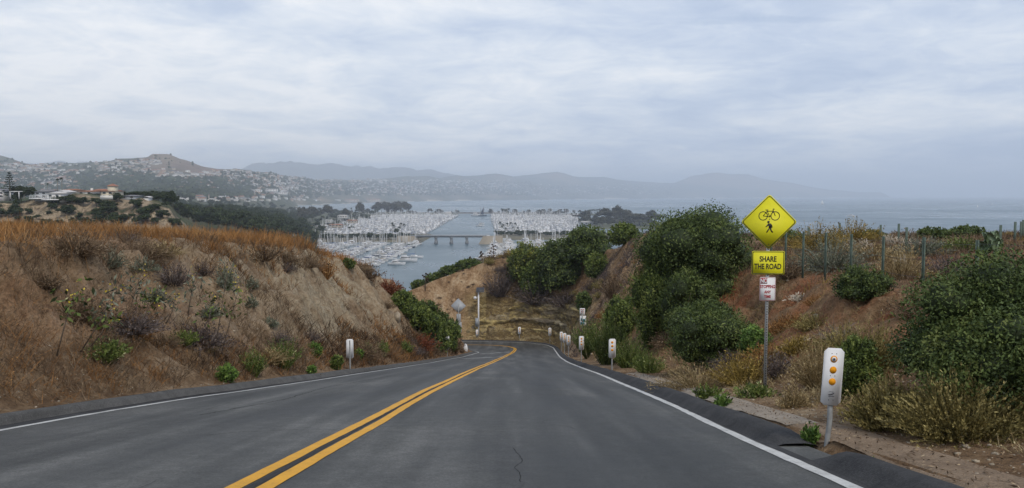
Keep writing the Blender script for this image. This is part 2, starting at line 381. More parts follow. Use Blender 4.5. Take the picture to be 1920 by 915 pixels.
# ------------------------------------------------------------------ cut slopes and headland (one height sheet)
def axis(segs):
    out = []
    for a, b, st in segs: out += list(np.arange(a, b, st))
    out.append(segs[-1][1]); return np.array(out)
gx = axis([(-60, -26, .8), (-26, -14, .3), (-14, -2.5, .16), (-2.5, 2.5, .5), (2.5, 13, .16), (13, 24, .35), (24, 60, .8)])
gyv = axis([(-12, 5, .5), (5, 25, .18), (25, 50, .24), (50, 90, .3), (90, 130, .26), (130, 180, 1.2)])
XX, YY = np.meshgrid(gx, gyv); xf = XX.ravel(); yf = YY.ravel()
Z, sR, sL, yR, yL, rk, hc, hl, hr = land(xf, yf, True)
inside = (sR < .3) & (sL < .3); Z = np.where(inside, np.minimum(Z, zr(yf)-.25), Z)
edge = (xf < -59.9) | (xf > 59.9) | (yf > 179.9) | (yf < -11.9)
Z = np.where(edge, SEA-2, Z)
right = sR > sL
pale = np.where(~right, np.clip(sstep(12, 24, yL)+.45*sstep(.0, .12, fbm(xf*.35, yf*.35, 61))*sstep(1.2, 2.2, hl), 0, 1)*(1-sstep(66, 76, yL))*sstep(.8, 1.8, hl)*(1-sstep(.0, .9, -hc)), 0)
red = np.where(right, 1.0*sstep(1.5, 3.5, sR)*(1-sstep(40, 60, yR)), .35*sstep(45, 60, yL)+.45*sstep(.5, 2, hl)*(1-sstep(20, 30, yL)))
duff = np.where(right, .25+.4*(hc < 0), .25-.25*pale); duff = np.where(rk > .1, 0, duff)
duff = np.where((~right) & (hl < 1.2), .6, duff); duff = np.where(right & (yR > 84) & (xf > -4), .75, duff); duff = np.where(right & (xf <= -4) & (yR > 84), .1, duff)
duff = np.where(right & (sR > 3) & (sR < 7) & (yR < 45), .25, duff)
hills_me = raw_mesh('roadside_terrain', np.c_[xf, yf, Z], grid_faces(len(gyv), len(gx)), DIRT, smooth=True,
    attr={'pale': ('POINT', pale), 'red': ('POINT', red), 'rock': ('POINT', rk), 'duff': ('POINT', duff)})
tag(link('roadside_terrain', hills_me), kind='structure')

_Zg = Z.reshape(len(gyv), len(gx))
def fastZ(x, y):
    fx = np.interp(x, gx, np.arange(len(gx))); fy = np.interp(y, gyv, np.arange(len(gyv))); i = np.minimum(fx.astype(int), len(gx)-2); j = np.minimum(fy.astype(int), len(gyv)-2); u = fx-i; v = fy-j
    return (_Zg[j, i]*(1-u)+_Zg[j, i+1]*u)*(1-v)+(_Zg[j+1, i]*(1-u)+_Zg[j+1, i+1]*u)*v
# ------------------------------------------------------------------ road and markings
nL = 900; NC = 40
Ra = resample(offset(RIGHT, .5), nL); La = resample(offset(LEFT, -.6), nL)
# pair the two edges by the nearest point so that cross lines stay square
def pair(A, B, n):
    idx = np.linspace(0, len(A)-1, n).astype(int); j = 0; out = []
    for i in idx:
        w = ((B[j:j+60]-A[i])**2).sum(1); j = j+int(w.argmin()); out.append((A[i], B[min(j, len(B)-1)]))
    return out
prs = pair(resample(RIGHT, 1400), resample(LEFT, 1400), nL)
t = np.linspace(0, 1, NC)
Aa = np.array([q[1] for q in prs]); Bb = np.array([q[0] for q in prs])
dv = Bb-Aa; ln = np.hypot(*dv.T)[:, None]+1e-9; Aa = Aa-dv/ln*.6; Bb = Bb+dv/ln*.55
xy = Aa[:, None]*(1-t)[None, :, None]+Bb[:, None]*t[None, :, None]
V = np.zeros((nL, NC, 3)); V[..., :2] = xy; V[..., 2] = zr(xy[..., 1])
# crown of wear: darker, polished tracks in each lane
u = t[None]*np.ones((nL, 1)); trk = sum(np.exp(-((u-c)/w)**2)*a for c, w, a in ((.12, .035, .4), (.33, .04, .5), (.62, .035, .35), (.74, .07, .75), (.86, .04, .4)))
tag(link('road', raw_mesh('road', V.reshape(-1, 3), grid_faces(nL, NC), ASPH, smooth=True, attr={'track': ('POINT', trk.ravel())})), kind='structure')
def paint(name, line, w, lift, mat, rag, seed, wav=0.0):
    V, Fc = ribbon(line, w, lift, rag, seed=seed, wav=wav); o = link(name, raw_mesh(name, V, Fc, mat)); tag(o, kind='structure'); return o
paint('white_edge_line_right', RIGHT, .13, .006, WHITE_P, .012, 1, .02)
paint('white_edge_line_left', LEFT, .11, .006, WHITE_P, .012, 2, .02)
paint('yellow_centre_line_left', offset(MID, -.115), .145, .006, YEL_P, .007, 3, .02)
paint('yellow_centre_line_right', offset(MID, .115), .145, .006, YEL_P, .007, 4, .02)
paint('centre_line_gap', MID, .075, .005, M_berm('old_dark_seal', (.03, .03, .032), (.055, .055, .055)), .004, 5, .02)
mbw = []
def bar(x0, y0, x1, y1, w, seed):
    n = int(math.hypot(x1-x0, y1-y0)/.15); t = np.linspace(0, 1, n); p = np.c_[x0+(x1-x0)*t, y0+(y1-y0)*t]
    V, Fc = ribbon(p, w, .0065, .05, seed=seed); mbw.append((V, Fc))
g0 = G(850, 674); 
for k, (a, b) in enumerate([((868, 672.5), (893, 671.5)), ((893, 671.5), (925, 669.6)), ((929, 669.6), (944, 669)), ((900, 663.8), (912, 663.0)), ((916, 662.8), (926, 661.8)), ((929, 661.6), (940, 660.8)), ((944, 660.6), (955, 660.0))]):
    p, q = G(*a), G(*b); bar(p[0], p[1], q[0], q[1], .55, 60+k)
V = np.concatenate([m[0] for m in mbw]); off = np.cumsum([0]+[len(m[0]) for m in mbw[:-1]]); Fc = np.concatenate([m[1]+o for m, o in zip(mbw, off)])
tag(link('worn_crossing_lines', raw_mesh('worn_crossing_lines', V, Fc, FADED_P)), kind='structure')

cv = []
def crack(pts, w, seed):
    p = resample(np.array(pts, float), int(20*sum(math.hypot(b[0]-a[0], b[1]-a[1]) for a, b in zip(pts[:-1], pts[1:]))+4)); k = np.arange(len(p)); p = p+normals(p)*(.05*fbm(k*.13, k*0, seed, 4)*2)[:, None]; cv.append(ribbon(p, w, .004, w*.35, seed=seed))
crack([(.07, 6.4), (.05, 7.0), (.09, 7.7), (.04, 8.4)], .006, 1); crack([(-5.0, 12), (-4.6, 15), (-4.8, 19), (-4.2, 26)], .02, 4); crack([(-3.9, 9.5), (-3.5, 9.9), (-2.9, 10.1)], .012, 5); crack([(-2.6, 38), (-3.8, 38.6), (-5.2, 38.3)], .04, 7)
V = np.concatenate([m[0] for m in cv]); off = np.cumsum([0]+[len(m[0]) for m in cv[:-1]]); Fc = np.concatenate([m[1]+o for m, o in zip(cv, off)])
tag(link('road_cracks', raw_mesh('road_cracks', V, Fc, M_plain('crack_dark', (.028, .028, .028), .95, .1, .2, 9))), kind='structure')  # cracks drawn as thin dark strips laid on the asphalt
# kerbs: rounded asphalt dikes, gutter patch and concrete gutter
def dike(name, line, prof, mat, y0, y1, side, seed, taper=0.0, wob=.03):
    """prof: (offset outward, height above road); side +1 right, -1 left; runs over the stations whose Y is between y0 and y1"""
    n = normals(line)*side; sel = np.where((line[:, 1] >= y0) & (line[:, 1] <= y1))[0]
    if name == 'far': sel = np.arange(len(line))
    sel = np.arange(sel[0], sel[-1]+1); p = line[sel]; nn = n[sel]; k = np.arange(len(p))
    tp = np.ones(len(p))
    if taper: tp = np.minimum(1, np.minimum((k+.2)*.25/taper, (len(p)-k-.8)*.25/taper)**.6) if taper > 0 else tp
    V = np.zeros((len(p), len(prof), 3))
    for i, (o, h) in enumerate(prof):
        ob = o+wob*(fbm(k*.06, k*0+i*.35, seed, 3)*2)*(1 if o > .1 else .3)
        q = p+nn*ob[:, None]; V[:, i, :2] = q
        V[:, i, 2] = zr(p[:, 1])+h*np.where(h > 0, tp, 1)*(1+.18*fbm(k*.11, k*0+i*2, seed+4, 3)*2*(h > .05))
    Fc = grid_faces(len(p), len(prof))
    o_ = link(name, raw_mesh(name, V.reshape(-1, 3), Fc, mat, smooth=True)); return tag(o_, kind='structure')
profR = [(.14, .006), (.20, .03), (.26, .09), (.33, .135), (.42, .15), (.52, .14), (.60, .09), (.66, .03), (.70, -.2)]
profL = [(.28, .008), (.32, .04), (.37, .10), (.43, .135), (.51, .145), (.60, .135), (.67, .08), (.72, -.2)]
dike('kerb_right_near', RIGHT, profR, BERM_D, -14, 7.75, 1, 11, .35, .05)
dike('kerb_right_far', RIGHT, profR, BERM_D, 8.35, 200, 1, 12, .45, .05)
dike('kerb_left', LEFT, profL, BERM_L, -14, 200, -1, 13, 0, .05)
def strip(name, line, o0, o1, lift, mat, y0, y1, side, seed, wob=.05, follow=False):
    n = normals(line)*side; sel = np.where((line[:, 1] >= y0) & (line[:, 1] <= y1))[0]; sel = np.arange(sel[0], sel[-1]+1)
    p = line[sel]; nn = n[sel]; k = np.arange(len(p)); V = np.zeros((len(p), 5, 3))
    for i in range(5):
        o = o0+(o1-o0)*i/4+(wob*2*fbm(k*.13, k*0+i, seed, 4) if i in (0, 4) else 0)
        q = p+nn*np.asarray(o)[..., None] if np.ndim(o) else p+nn*o
        V[:, i, :2] = q; V[:, i, 2] = (land(q[:, 0], q[:, 1])+lift) if follow else zr(q[:, 1])+lift
    return tag(link(name, raw_mesh(name, V.reshape(-1, 3), grid_faces(len(p), 5), mat, smooth=True)), kind='structure')
strip('gutter_patch_left', LEFT, .07, .34, .004, BERM_D, -14, 60, -1, 21, .03)
strip('gutter_patch_right', RIGHT, .09, .2, .0035, BERM_D, -14, 104, 1, 22, .01)
strip('concrete_gutter', RIGHT, .70, 1.22, .016, CONC, 9.7, 26, 1, 23, .07, True)
DUST = M_berm('dusty_path_earth', (.15, .105, .068), (.27, .20, .135)); strip('dusty_path', RIGHT, .66, 1.30, .014, DUST, 0, 9.9, 1, 24, .22, True)

# ------------------------------------------------------------------ sea
def M_sea():
    m, nt, b = mat_base('sea_water', .22, .5); p = worldpos(nt)
    b.inputs['Base Color'].default_value = (.050, .092, .112, 1); b.inputs['IOR'].default_value = 1.33
    w1 = noise(nt, .012, 4, .6, vscale(nt, p, (1, .6, 1))); w2 = noise(nt, .25, 4, .6, vscale(nt, p, (1, .7, 1))); w3 = noise(nt, .0016, 3, .5, p)
    nt.links.new(ramp(nt, mth(nt, 'ADD', mth(nt, 'MULTIPLY', w1, .5), mth(nt, 'MULTIPLY', w3, .5)), [(.35, (.20,)*3), (.65, (.42,)*3)]), b.inputs['Roughness'])
    bump(nt, b, mth(nt, 'ADD', w2, mth(nt, 'MULTIPLY', w1, .5)), .5, .5)
    return m
sx = 48000.0
tag(link('sea', raw_mesh('sea', [(-sx, -3000, SEA), (sx, -3000, SEA), (sx, sx, SEA), (-sx, sx, SEA)], [(0, 1, 2, 3)], M_sea())), kind='structure')

# ------------------------------------------------------------------ sandstone outcrop at the outside of the bend
def outcrop():
    n = normals(RIGHT); a = int(np.argmin(np.hypot(RIGHT[:, 0]-5.6, RIGHT[:, 1]-102))); b = int(np.argmin(np.hypot(RIGHT[:, 0]+9, RIGHT[:, 1]-112.6)))
    line = resample(RIGHT[a:b], 260); nn = normals(line); pxs = 960+1422.8*line[:, 0]/(line[:, 1]+2); top = np.interp(pxs, [860, 880, 905, 930, 950, 968, 985, 1000, 1020, 1050, 1080, 1110], [.8, 2.0, 3.6, 3.8, 5.2, 8.0, 7.0, 5.4, 5.8, 4.6, 3.6, .6])
    top = top+fbm(pxs*.12, pxs*0, 811, 3)*1.6; nv = 84; V = np.zeros((nv, len(line), 3)); k = np.arange(len(line))*.085; r = np.random.default_rng(4)
    for j in range(nv):
        t = j/(nv-1); h = -.4+(top+.4)*t; zst = h+fbm(k*.12, k*0, 812, 3)*1.6
        led = np.mod(zst/1.5, 1.0); lid = np.floor(zst/1.5); amp = .5+1.5*vnoise(lid*3.7, k*.12, 813)
        o = 1.0+h*.40-amp*(led**2.2)*.75+1.5*fbm(k*.35, h*.5, 814, 4)+.5*fbm(k*1.6, h*2.2, 815, 3)+.9*np.maximum(0, fbm(k*.55, h*.2+7, 816, 2)-.05)
        o = np.where(t > .94, o+(t-.94)*30*.9, o)
        ke = np.arange(len(line)); ed = np.minimum(sstep(0, 34, ke), 1-sstep(len(line)-22, len(line)-1, ke)); o = np.maximum(o+.55, 1.5+h*.2)+(1-ed)*4.5; V[j, :, :2] = line+nn*o[:, None]; V[j, :, 2] = zr(line[:, 1])+h-(.35 if t > .98 else 0)
    m, nt, b_ = mat_base('bedded_sandstone', .95, .1); p = worldpos(nt); sp = N(nt, 'ShaderNodeSeparateXYZ'); nt.links.new(p, sp.inputs[0])
    zz = mth(nt, 'ADD', sp.outputs[2], mth(nt, 'MULTIPLY', noise(nt, .25, 4, .6, p), 3.0)); cx = N(nt, 'ShaderNodeCombineXYZ'); nt.links.new(zz, cx.inputs[2]); nt.links.new(mth(nt, 'MULTIPLY', sp.outputs[0], .12), cx.inputs[0])
    bn = noise(nt, .9, 6, .66, cx.outputs[0]); sp2 = noise(nt, .6, 5, .7, p); fn_ = noise(nt, 1.3, 4, .6, p)
    c = ramp(nt, bn, [(.34, (.09, .068, .04)), (.42, (.33, .25, .11)), (.5, (.47, .37, .165)), (.56, (.15, .115, .065)), (.64, (.42, .36, .235))])
    c = mixc(nt, ramp(nt, sp2, [(.44, (0,)*3), (.58, (.85,)*3)]), c, (.15, .12, .085)); c = mixc(nt, .6, c, ramp(nt, fn_, [(.3, (.5,)*3), (.5, (1,)*3), (.7, (1.4,)*3)]), 'MULTIPLY')
    nt.links.new(c, b_.inputs['Base Color']); bump(nt, b_, mth(nt, 'ADD', fn_, bn), 1.0, .35)
    o = link('sandstone_outcrop', raw_mesh('sandstone_outcrop', V.reshape(-1, 3), grid_faces(nv, len(line)), m)); tag(o, 'layered yellow sandstone outcrop along the outside of the far bend', 'rock outcrop')
outcrop()
# ------------------------------------------------------------------ plant generators (all quads, with a per-face value v)
def rdir(n, r, up=0.0):
    d = r.normal(size=(n, 3)); d[:, 2] += up; return d/np.linalg.norm(d, axis=1)[:, None]
def leaves(C, out, size, v, r, asp=.45, spread=.9):
    n = len(C); nn = out+spread*r.normal(size=(n, 3)); nn /= np.linalg.norm(nn, axis=1)[:, None]
    a = np.cross(nn, r.normal(size=(n, 3))); a /= np.linalg.norm(a, axis=1)[:, None]+1e-9; b = np.cross(nn, a)
    s = (size*(.6+.8*r.random(n)))[:, None]
    V = np.stack([C-a*s*.5, C+b*s*asp*.5, C+a*s*.5, C-b*s*asp*.5], 1)
    return V.reshape(-1, 3), np.arange(4*n).reshape(-1, 4), v
def strands(base, dr, L, droop, width, v, r, nseg=3, nl=0, leaf=.03, taper=.15, jit=0.0, lt0=.2, lspread=.6):
    n = len(base); L = np.broadcast_to(L, n); t = np.linspace(0, 1, nseg+1)
    pt = base[:, None]+dr[:, None]*(L[:, None]*t)[..., None]; pt[..., 2] -= (droop*L)[:, None]*t**2 if np.ndim(droop) else droop*L[:, None]*t**2
    if jit: pt[:, 1:] += r.normal(size=pt[:, 1:].shape)*jit*L[:, None, None]
    sd = np.cross(dr, r.normal(size=(n, 3))); sd /= np.linalg.norm(sd, axis=1)[:, None]+1e-9
    wd = (width*np.linspace(1, taper, nseg+1))[None, :, None] if not np.ndim(width) else width[:, None, None]*np.linspace(1, taper, nseg+1)[None, :, None]
    V = np.stack([pt-sd[:, None]*wd/2, pt+sd[:, None]*wd/2], 2).reshape(n, -1, 3)
    k = 2*(nseg+1); q = np.array([[2*i, 2*i+1, 2*i+3, 2*i+2] for i in range(nseg)])
    Fc = (np.arange(n)[:, None, None]*k+q[None]).reshape(-1, 4); vv = np.repeat(v, nseg)
    V = V.reshape(-1, 3)
    if nl:
        i = np.repeat(np.arange(n), nl); tt = lt0+(1-lt0)*r.random(n*nl); j = np.minimum((tt*nseg).astype(int), nseg-1); fr = tt*nseg-j
        c = pt[i, j]*(1-fr)[:, None]+pt[i, j+1]*fr[:, None]
        a = dr[i]+lspread*r.normal(size=(n*nl, 3)); a /= np.linalg.norm(a, axis=1)[:, None]
        b = np.cross(a, r.normal(size=(n*nl, 3))); b /= np.linalg.norm(b, axis=1)[:, None]+1e-9
        s = (leaf*(.5+r.random(n*nl)))[:, None]
        W = np.stack([c, c+a*s*.5+b*s*.2, c+a*s, c+a*s*.5-b*s*.2], 1).reshape(-1, 3)
        Fc = np.r_[Fc, np.arange(4*n*nl).reshape(-1, 4)+len(V)]; V = np.r_[V, W]
        vv = np.r_[vv, np.clip(v[i]+r.normal(size=n*nl)*.12, 0, 1)]
    return V, Fc, vv
def blob(c, rad, v, r, nu=9, nv=6, j=.12):
    a = np.linspace(0, 2*np.pi, nu, endpoint=False); b = np.linspace(-np.pi/2, np.pi/2, nv)
    A, B = np.meshgrid(a, b); V = np.stack([np.cos(B)*np.cos(A), np.cos(B)*np.sin(A), np.sin(B)], -1)*(1+j*r.normal(size=A.shape)[..., None])
    V = V.reshape(-1, 3)*rad+c; i = np.arange(nv-1)[:, None]*nu; k = np.arange(nu)[None]; k2 = (k+1) % nu
    Fc = np.stack([i+k, i+k2, i+nu+k2, i+nu+k], -1).reshape(-1, 4); return V, Fc, np.full(len(Fc), v)
def cat(parts):
    V = []; Fc = []; vv = []; o = 0
    for a, b, c in parts: V.append(a); Fc.append(b+o); vv.append(c); o += len(a)
    return np.concatenate(V), np.concatenate(Fc), np.concatenate(vv)
def leafy(name, w, h, n, leaf, mat, seed, lobes=18, asp=.5, d=None, floor=-.15, core=.60, flowers=0, ragged=.1, shoots=0, dome=True):
    """leafy bush of width w, height h: lobes in a dome, leaves through their outer shells, a few shoots that break the outline"""
    r = np.random.default_rng(seed); d = d or w; parts = []
    U = rdir(lobes, r, .25); rad0 = .20+.26*r.random(lobes); dist = (.55+.3*r.random(lobes))
    U[0] = (0, 0, .3); rad0[0] = .62; dist[0] = .1
    C = U*dist[:, None]; C[:, 2] = np.maximum(C[:, 2], -.35)
    S = np.array([w/2, d/2, h*.58]); off = np.array([0, 0, h*.40])
    per = rad0**2; per /= per.sum()
    for k in range(lobes):
        m = max(8, int(n*per[k])); q = rdir(m, r, .25); rr = rad0[k]*(1.04+ragged*r.normal(size=m)-.42*r.random(m)**1.6)
        cl = fbm(q[:, 0]*2.2+k*7, q[:, 1]*2.2+q[:, 2]*2, seed+k, 2)*.9
        c = (C[k]+q*rr[:, None])*S+off; vb = .25+.5*r.random()
        v = np.clip(vb*.62+.16+cl*1.1+.085*r.normal(size=m), .02, .9)
        keep = c[:, 2] > floor; parts.append(leaves(c[keep], (q*S)[keep]/np.linalg.norm(S), leaf, v[keep], r, asp))
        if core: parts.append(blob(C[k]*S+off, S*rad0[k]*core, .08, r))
    if shoots:
        q = rdir(shoots, r, .7); q[:, 2] = np.abs(q[:, 2]); b = q*.82*S+off; dr = q+np.array([0, 0, .8]); dr /= np.linalg.norm(dr, axis=1)[:, None]
        parts.append(strands(b, dr, h*(.10+.14*r.random(shoots)), .1, leaf*.12, .4+.3*r.random(shoots), r, 2, 9, leaf*1.1))
    V, Fc, v = cat(parts)
    if flowers:
        q = rdir(flowers, r, .8); c = q*np.array([w*.5, d*.5, h*.56])*1.0+off; c = c[c[:, 2] > h*.3]
        fv, ff, _ = leaves(c, q[:len(c)], leaf*1.1, np.ones(len(c)), r, .9); Fc = np.r_[Fc, ff+len(V)]; V = np.r_[V, fv]; v = np.r_[v, np.ones(len(ff))]
    return raw_mesh(name, V, Fc, mat, attr={'v': ('FACE', v)})
def brushy(name, w, h, n, mat, seed, nl=10, leaf=.04, width=.012, droop=.25, lean=0, base=.12, up=.55, nseg=3, jit=.02, d=None, v0=.5, vs=.2, lspread=.6):
    """upright or arching many-stemmed bush"""
    r = np.random.default_rng(seed); d = d or w
    a = r.random(n)*2*np.pi; tilt = np.sqrt(r.random(n)); dr = np.c_[np.cos(a)*tilt*w/2, np.sin(a)*tilt*d/2, h*(up+(1-up)*(1-tilt**2))*(.75+.3*r.random(n))]
    dr[:, 0] += lean; L = np.linalg.norm(dr, axis=1); dr /= L[:, None]
    b = np.c_[np.cos(a)*tilt*w*base, np.sin(a)*tilt*d*base, -.08*np.ones(n)]
    V, Fc, v = strands(b, dr, L*(1+droop*.5)*(.7+.35*r.random(n)), droop*tilt, width, np.clip(v0+vs*r.normal(size=n), 0, 1), r, nseg, nl, leaf, jit=jit, lspread=lspread)
    return raw_mesh(name, V, Fc, mat, attr={'v': ('FACE', v)})

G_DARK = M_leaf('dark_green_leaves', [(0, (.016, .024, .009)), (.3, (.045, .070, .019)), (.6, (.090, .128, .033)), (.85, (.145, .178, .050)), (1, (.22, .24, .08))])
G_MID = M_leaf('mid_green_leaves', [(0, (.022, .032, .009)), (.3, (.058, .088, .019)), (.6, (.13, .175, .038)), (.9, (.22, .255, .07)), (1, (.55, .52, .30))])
G_YEL = M_leaf('yellow_green_leaves', [(0, (.025, .03, .01)), (.3, (.06, .085, .022)), (.55, (.13, .17, .04)), (.8, (.27, .27, .06)), (1, (.50, .40, .08))])
G_BRIGHT = M_leaf('fresh_green_leaves', [(0, (.03, .05, .012)), (.4, (.08, .15, .03)), (.8, (.17, .27, .055)), (1, (.30, .36, .10))])
G_SAGE = M_leaf('grey_green_leaves', [(0, (.05, .055, .04)), (.4, (.11, .125, .085)), (.8, (.22, .235, .17)), (1, (.36, .36, .28))])
B_RUST = M_leaf('rusty_dry_grass', [(0, (.08, .036, .014)), (.35, (.19, .092, .034)), (.65, (.35, .185, .070)), (1, (.50, .31, .14))], .9, .1)
B_BROWN = M_leaf('brown_dry_brush', [(0, (.045, .030, .020)), (.35, (.115, .078, .050)), (.65, (.21, .15, .095)), (1, (.36, .28, .18))], .9, .1)
B_TAN = M_leaf('tan_dry_brush', [(0, (.09, .062, .03)), (.35, (.21, .155, .075)), (.65, (.35, .27, .14)), (1, (.52, .43, .25))], .9, .1)
B_GOLD = M_leaf('golden_brush', [(0, (.07, .05, .016)), (.35, (.17, .125, .035)), (.65, (.30, .22, .06)), (1, (.46, .34, .11))], .9, .1)
B_OLIVE = M_leaf('olive_feathery_brush', [(0, (.06, .05, .02)), (.35, (.16, .135, .05)), (.65, (.30, .25, .095)), (1, (.48, .41, .19))], .9, .1)
B_MAUVE = M_leaf('grey_purple_twigs', [(0, (.04, .032, .03)), (.4, (.09, .072, .068)), (.7, (.16, .13, .12)), (1, (.26, .22, .19))], .9, .1)
B_GREY = M_leaf('dead_grey_wood', [(0, (.09, .08, .072)), (.5, (.19, .17, .155)), (1, (.33, .30, .27))], .9, .1)
B_RED = M_leaf('red_brown_weeds', [(0, (.06, .02, .012)), (.5, (.17, .055, .03)), (1, (.30, .12, .06))], .9, .1)
W_FLOW = M_leaf('dried_flower_heads', [(0, (.30, .25, .19)), (.5, (.5, .44, .35)), (1, (.68, .62, .52))], .9, .1)
BARK = M_plain('bark', (.13, .10, .075), .95, .1, .35, 6)

# terrain hit of a pixel ray
_hy = np.concatenate([np.arange(5, 30, .12), np.arange(30, 140, .35)])
def hit(px, py):
    r = ray(px, py); x = r[0]/r[1]*_hy; z = r[2]/r[1]*_hy; t = land(x, _hy); i = np.where(z <= t)[0]
    if len(i) == 0: i = [len(_hy)-1]
    Y = _hy[i[0]]; return np.array([r[0]/r[1]*Y, Y, t[i[0]]])
def plant(name, me, loc, label, cat_, group=None, rz=0, z=0.0, sub='foliage'):
    root = empty(name, (loc[0], loc[1], loc[2]+z), rz, label, cat_, group)
    link(sub, me, root); return root
SEED = [100]
def sd(): SEED[0] += 1; return SEED[0]
def stem_mesh(w, h, n, seed, rad=.03):
    r = random.Random(seed); mb = MB()
    for k in range(n):
        a = r.random()*6.28; t = .25+.3*r.random(); p0 = (0.05*math.cos(a), .05*math.sin(a), -.1); p1 = (math.cos(a)*w*.18*t*2, math.sin(a)*w*.18*t*2, h*.35); p2 = (math.cos(a+.3)*w*.33*t*2, math.sin(a+.3)*w*.33*t*2, h*.66)
        mb.tube([p0, p1, p2], [rad, rad*.7, rad*.3], 5)
    return mb.mesh('stem', BARK)
def at_px(px, py, wpx, hpx, kind, label, cat_='shrub', name=None, Yd=None, dens=1.0, sink=.05, group=None, dscale=1.0):
    p = hit(px, py) if Yd is None else np.append(P(px, py, Yd)[:2], 0)
    if Yd is not None: p[2] = HZ(p[0], p[1])
    w_ = wpx*p[1]/F; h_ = hpx*p[1]/F; s = sd(); px1024 = F*.533/p[1]        # pixels per metre in the 1024 picture
    lf = max(.042, 2.2/px1024); area = (w_*px1024)*(h_*px1024); p[2] -= sink*h_
    n = int(np.clip(area*4.2*dens+400, 500, 90000))
    if kind in ('dark', 'mid', 'yellow', 'bright', 'sage'):
        mt = dict(dark=G_DARK, mid=G_MID, yellow=G_YEL, bright=G_BRIGHT, sage=G_SAGE)[kind]
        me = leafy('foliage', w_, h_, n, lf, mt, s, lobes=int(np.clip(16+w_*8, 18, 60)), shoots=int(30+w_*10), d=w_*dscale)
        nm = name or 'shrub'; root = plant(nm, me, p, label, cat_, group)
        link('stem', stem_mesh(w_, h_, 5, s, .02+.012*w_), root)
    else:
        mt, kw = {'olive': (B_OLIVE, dict(nl=26, leaf=.035, droop=.25, up=.5, lspread=.32)), 'tan': (B_TAN, dict(nl=14, leaf=.035, droop=.3, lspread=.35)), 'brown': (B_BROWN, dict(nl=8, leaf=.04, droop=.3, jit=.05)),
                  'rust': (B_RUST, dict(nl=8, leaf=.04, droop=.3, jit=.03)), 'gold': (B_GOLD, dict(nl=12, leaf=.05, droop=.25)), 'mauve': (B_MAUVE, dict(nl=8, leaf=.045, droop=.25, jit=.06)),
                  'sagebrush': (G_SAGE, dict(nl=14, leaf=.05, droop=.4, up=.4)), 'green_stems': (G_MID, dict(nl=14, leaf=.055, droop=.2, up=.7)), 'bright_stems': (G_BRIGHT, dict(nl=14, leaf=.05, droop=.2, up=.7)),
                  'dead': (B_GREY, dict(nl=0, droop=.1, jit=.09, nseg=5)), 'red': (B_RED, dict(nl=8, leaf=.05, droop=.3, jit=.04)), 'flowers': (W_FLOW, dict(nl=3, leaf=.08, droop=.2))}[kind]
        kw = dict(kw); kw['leaf'] = max(kw.get('leaf', .04), 1.8/px1024); wd = max(.010, .7/px1024)
        ns = int(np.clip(area/14*dens+80, 100, 2600))
        if kind == 'dead': ns = 90; wd = max(.02, .8/px1024)
        me = brushy('foliage', w_*1.05, h_*1.05, ns, mt, s, width=wd, **kw); root = plant(name or 'brush', me, p, label, cat_, group, sub='stems')
    return root
# ------------------------------------------------------------------ loose ground vegetation (nobody could count it)
def scatter(name, xs, ys, hfun, vfun, mat, per, spread, width, seed, lean=.5, droop=.3, nseg=2, nl=0, leaf=.03, label=None, cat_='grass'):
    r = np.random.default_rng(seed); z = land(xs, ys); n = len(xs)
    i = np.repeat(np.arange(n), per); m = len(i)
    b = np.c_[xs[i]+r.normal(size=m)*spread[i] if np.ndim(spread) else xs[i]+r.normal(size=m)*spread, ys[i]+r.normal(size=m)*(spread[i] if np.ndim(spread) else spread), z[i]-.08]
    b[:, 2] = fastZ(b[:, 0], b[:, 1])-.03
    dr = np.c_[r.normal(size=m)*lean, r.normal(size=m)*lean, np.ones(m)]; dr /= np.linalg.norm(dr, axis=1)[:, None]
    L = hfun(xs, ys)[i]*(.5+.7*r.random(m)); wd = np.maximum(width, .58*b[:, 1]/(F*.533))
    V, Fc, v = strands(b, dr, L, droop, wd, np.clip(vfun(xs, ys)[i]+r.normal(size=m)*.13, 0, 1), r, nseg, nl, leaf)
    o = link(name, raw_mesh(name, V, Fc, mat, attr={'v': ('FACE', v)})); return tag(o, label, cat_, kind='stuff')
def pick(n, x0, x1, y0, y1, dens, seed, ypow=1.0):
    r = np.random.default_rng(seed); x = x0+(x1-x0)*r.random(n); y = y0+(y1-y0)*r.random(n)**ypow
    Zz, sR_, sL_, yR_, yL_, rk_, hc_, hl_, hr_ = land(x, y, True)
    k = r.random(n) < dens(x, y, sR_, sL_, hc_, hl_, hr_, rk_); return x[k], y[k]
crest = lambda x, y, a, b, c, d, e, f: None
# rusty grass standing along the crest of the left bank and over the field behind it
x, y = pick(15000, -46, -8.5, 4, 56, lambda x, y, R, L, hc, hl, hr, rk: np.where((L > 1) & (hc < .25), np.clip(.7+fbm(x*.5, y*.5, 7)*2.6, .12, 1), 0), 201, 1.15)
scatter('dry_grass_field', x, y, lambda x, y: .18+.40*vnoise(x*.35, y*.35, 8)+.42*vnoise(x*1.3, y*1.3, 80)+.25*sstep(15, 40, y), lambda x, y: .58+.8*fbm(x*.3, y*.3, 9), B_RUST, 15, .26, .006, 301, .38, .2, label='rust coloured dry grass covering the crest of the left bank')
x, y = pick(4500, -40, -8, 6, 46, lambda x, y, R, L, hc, hl, hr, rk: np.where((L > 1) & (hc < 1.0) & (hc > -1.4), .8, 0), 202)
scatter('dry_brush_edge', x, y, lambda x, y: .35+.35*vnoise(x*.5, y*.5, 18), lambda x, y: .40+.6*fbm(x*.6, y*.6, 19), B_BROWN, 22, .16, .008, 302, .5, .2, nl=2, leaf=.035, label='dark brown dry brush fringing the crest of the left bank', cat_='dry brush')
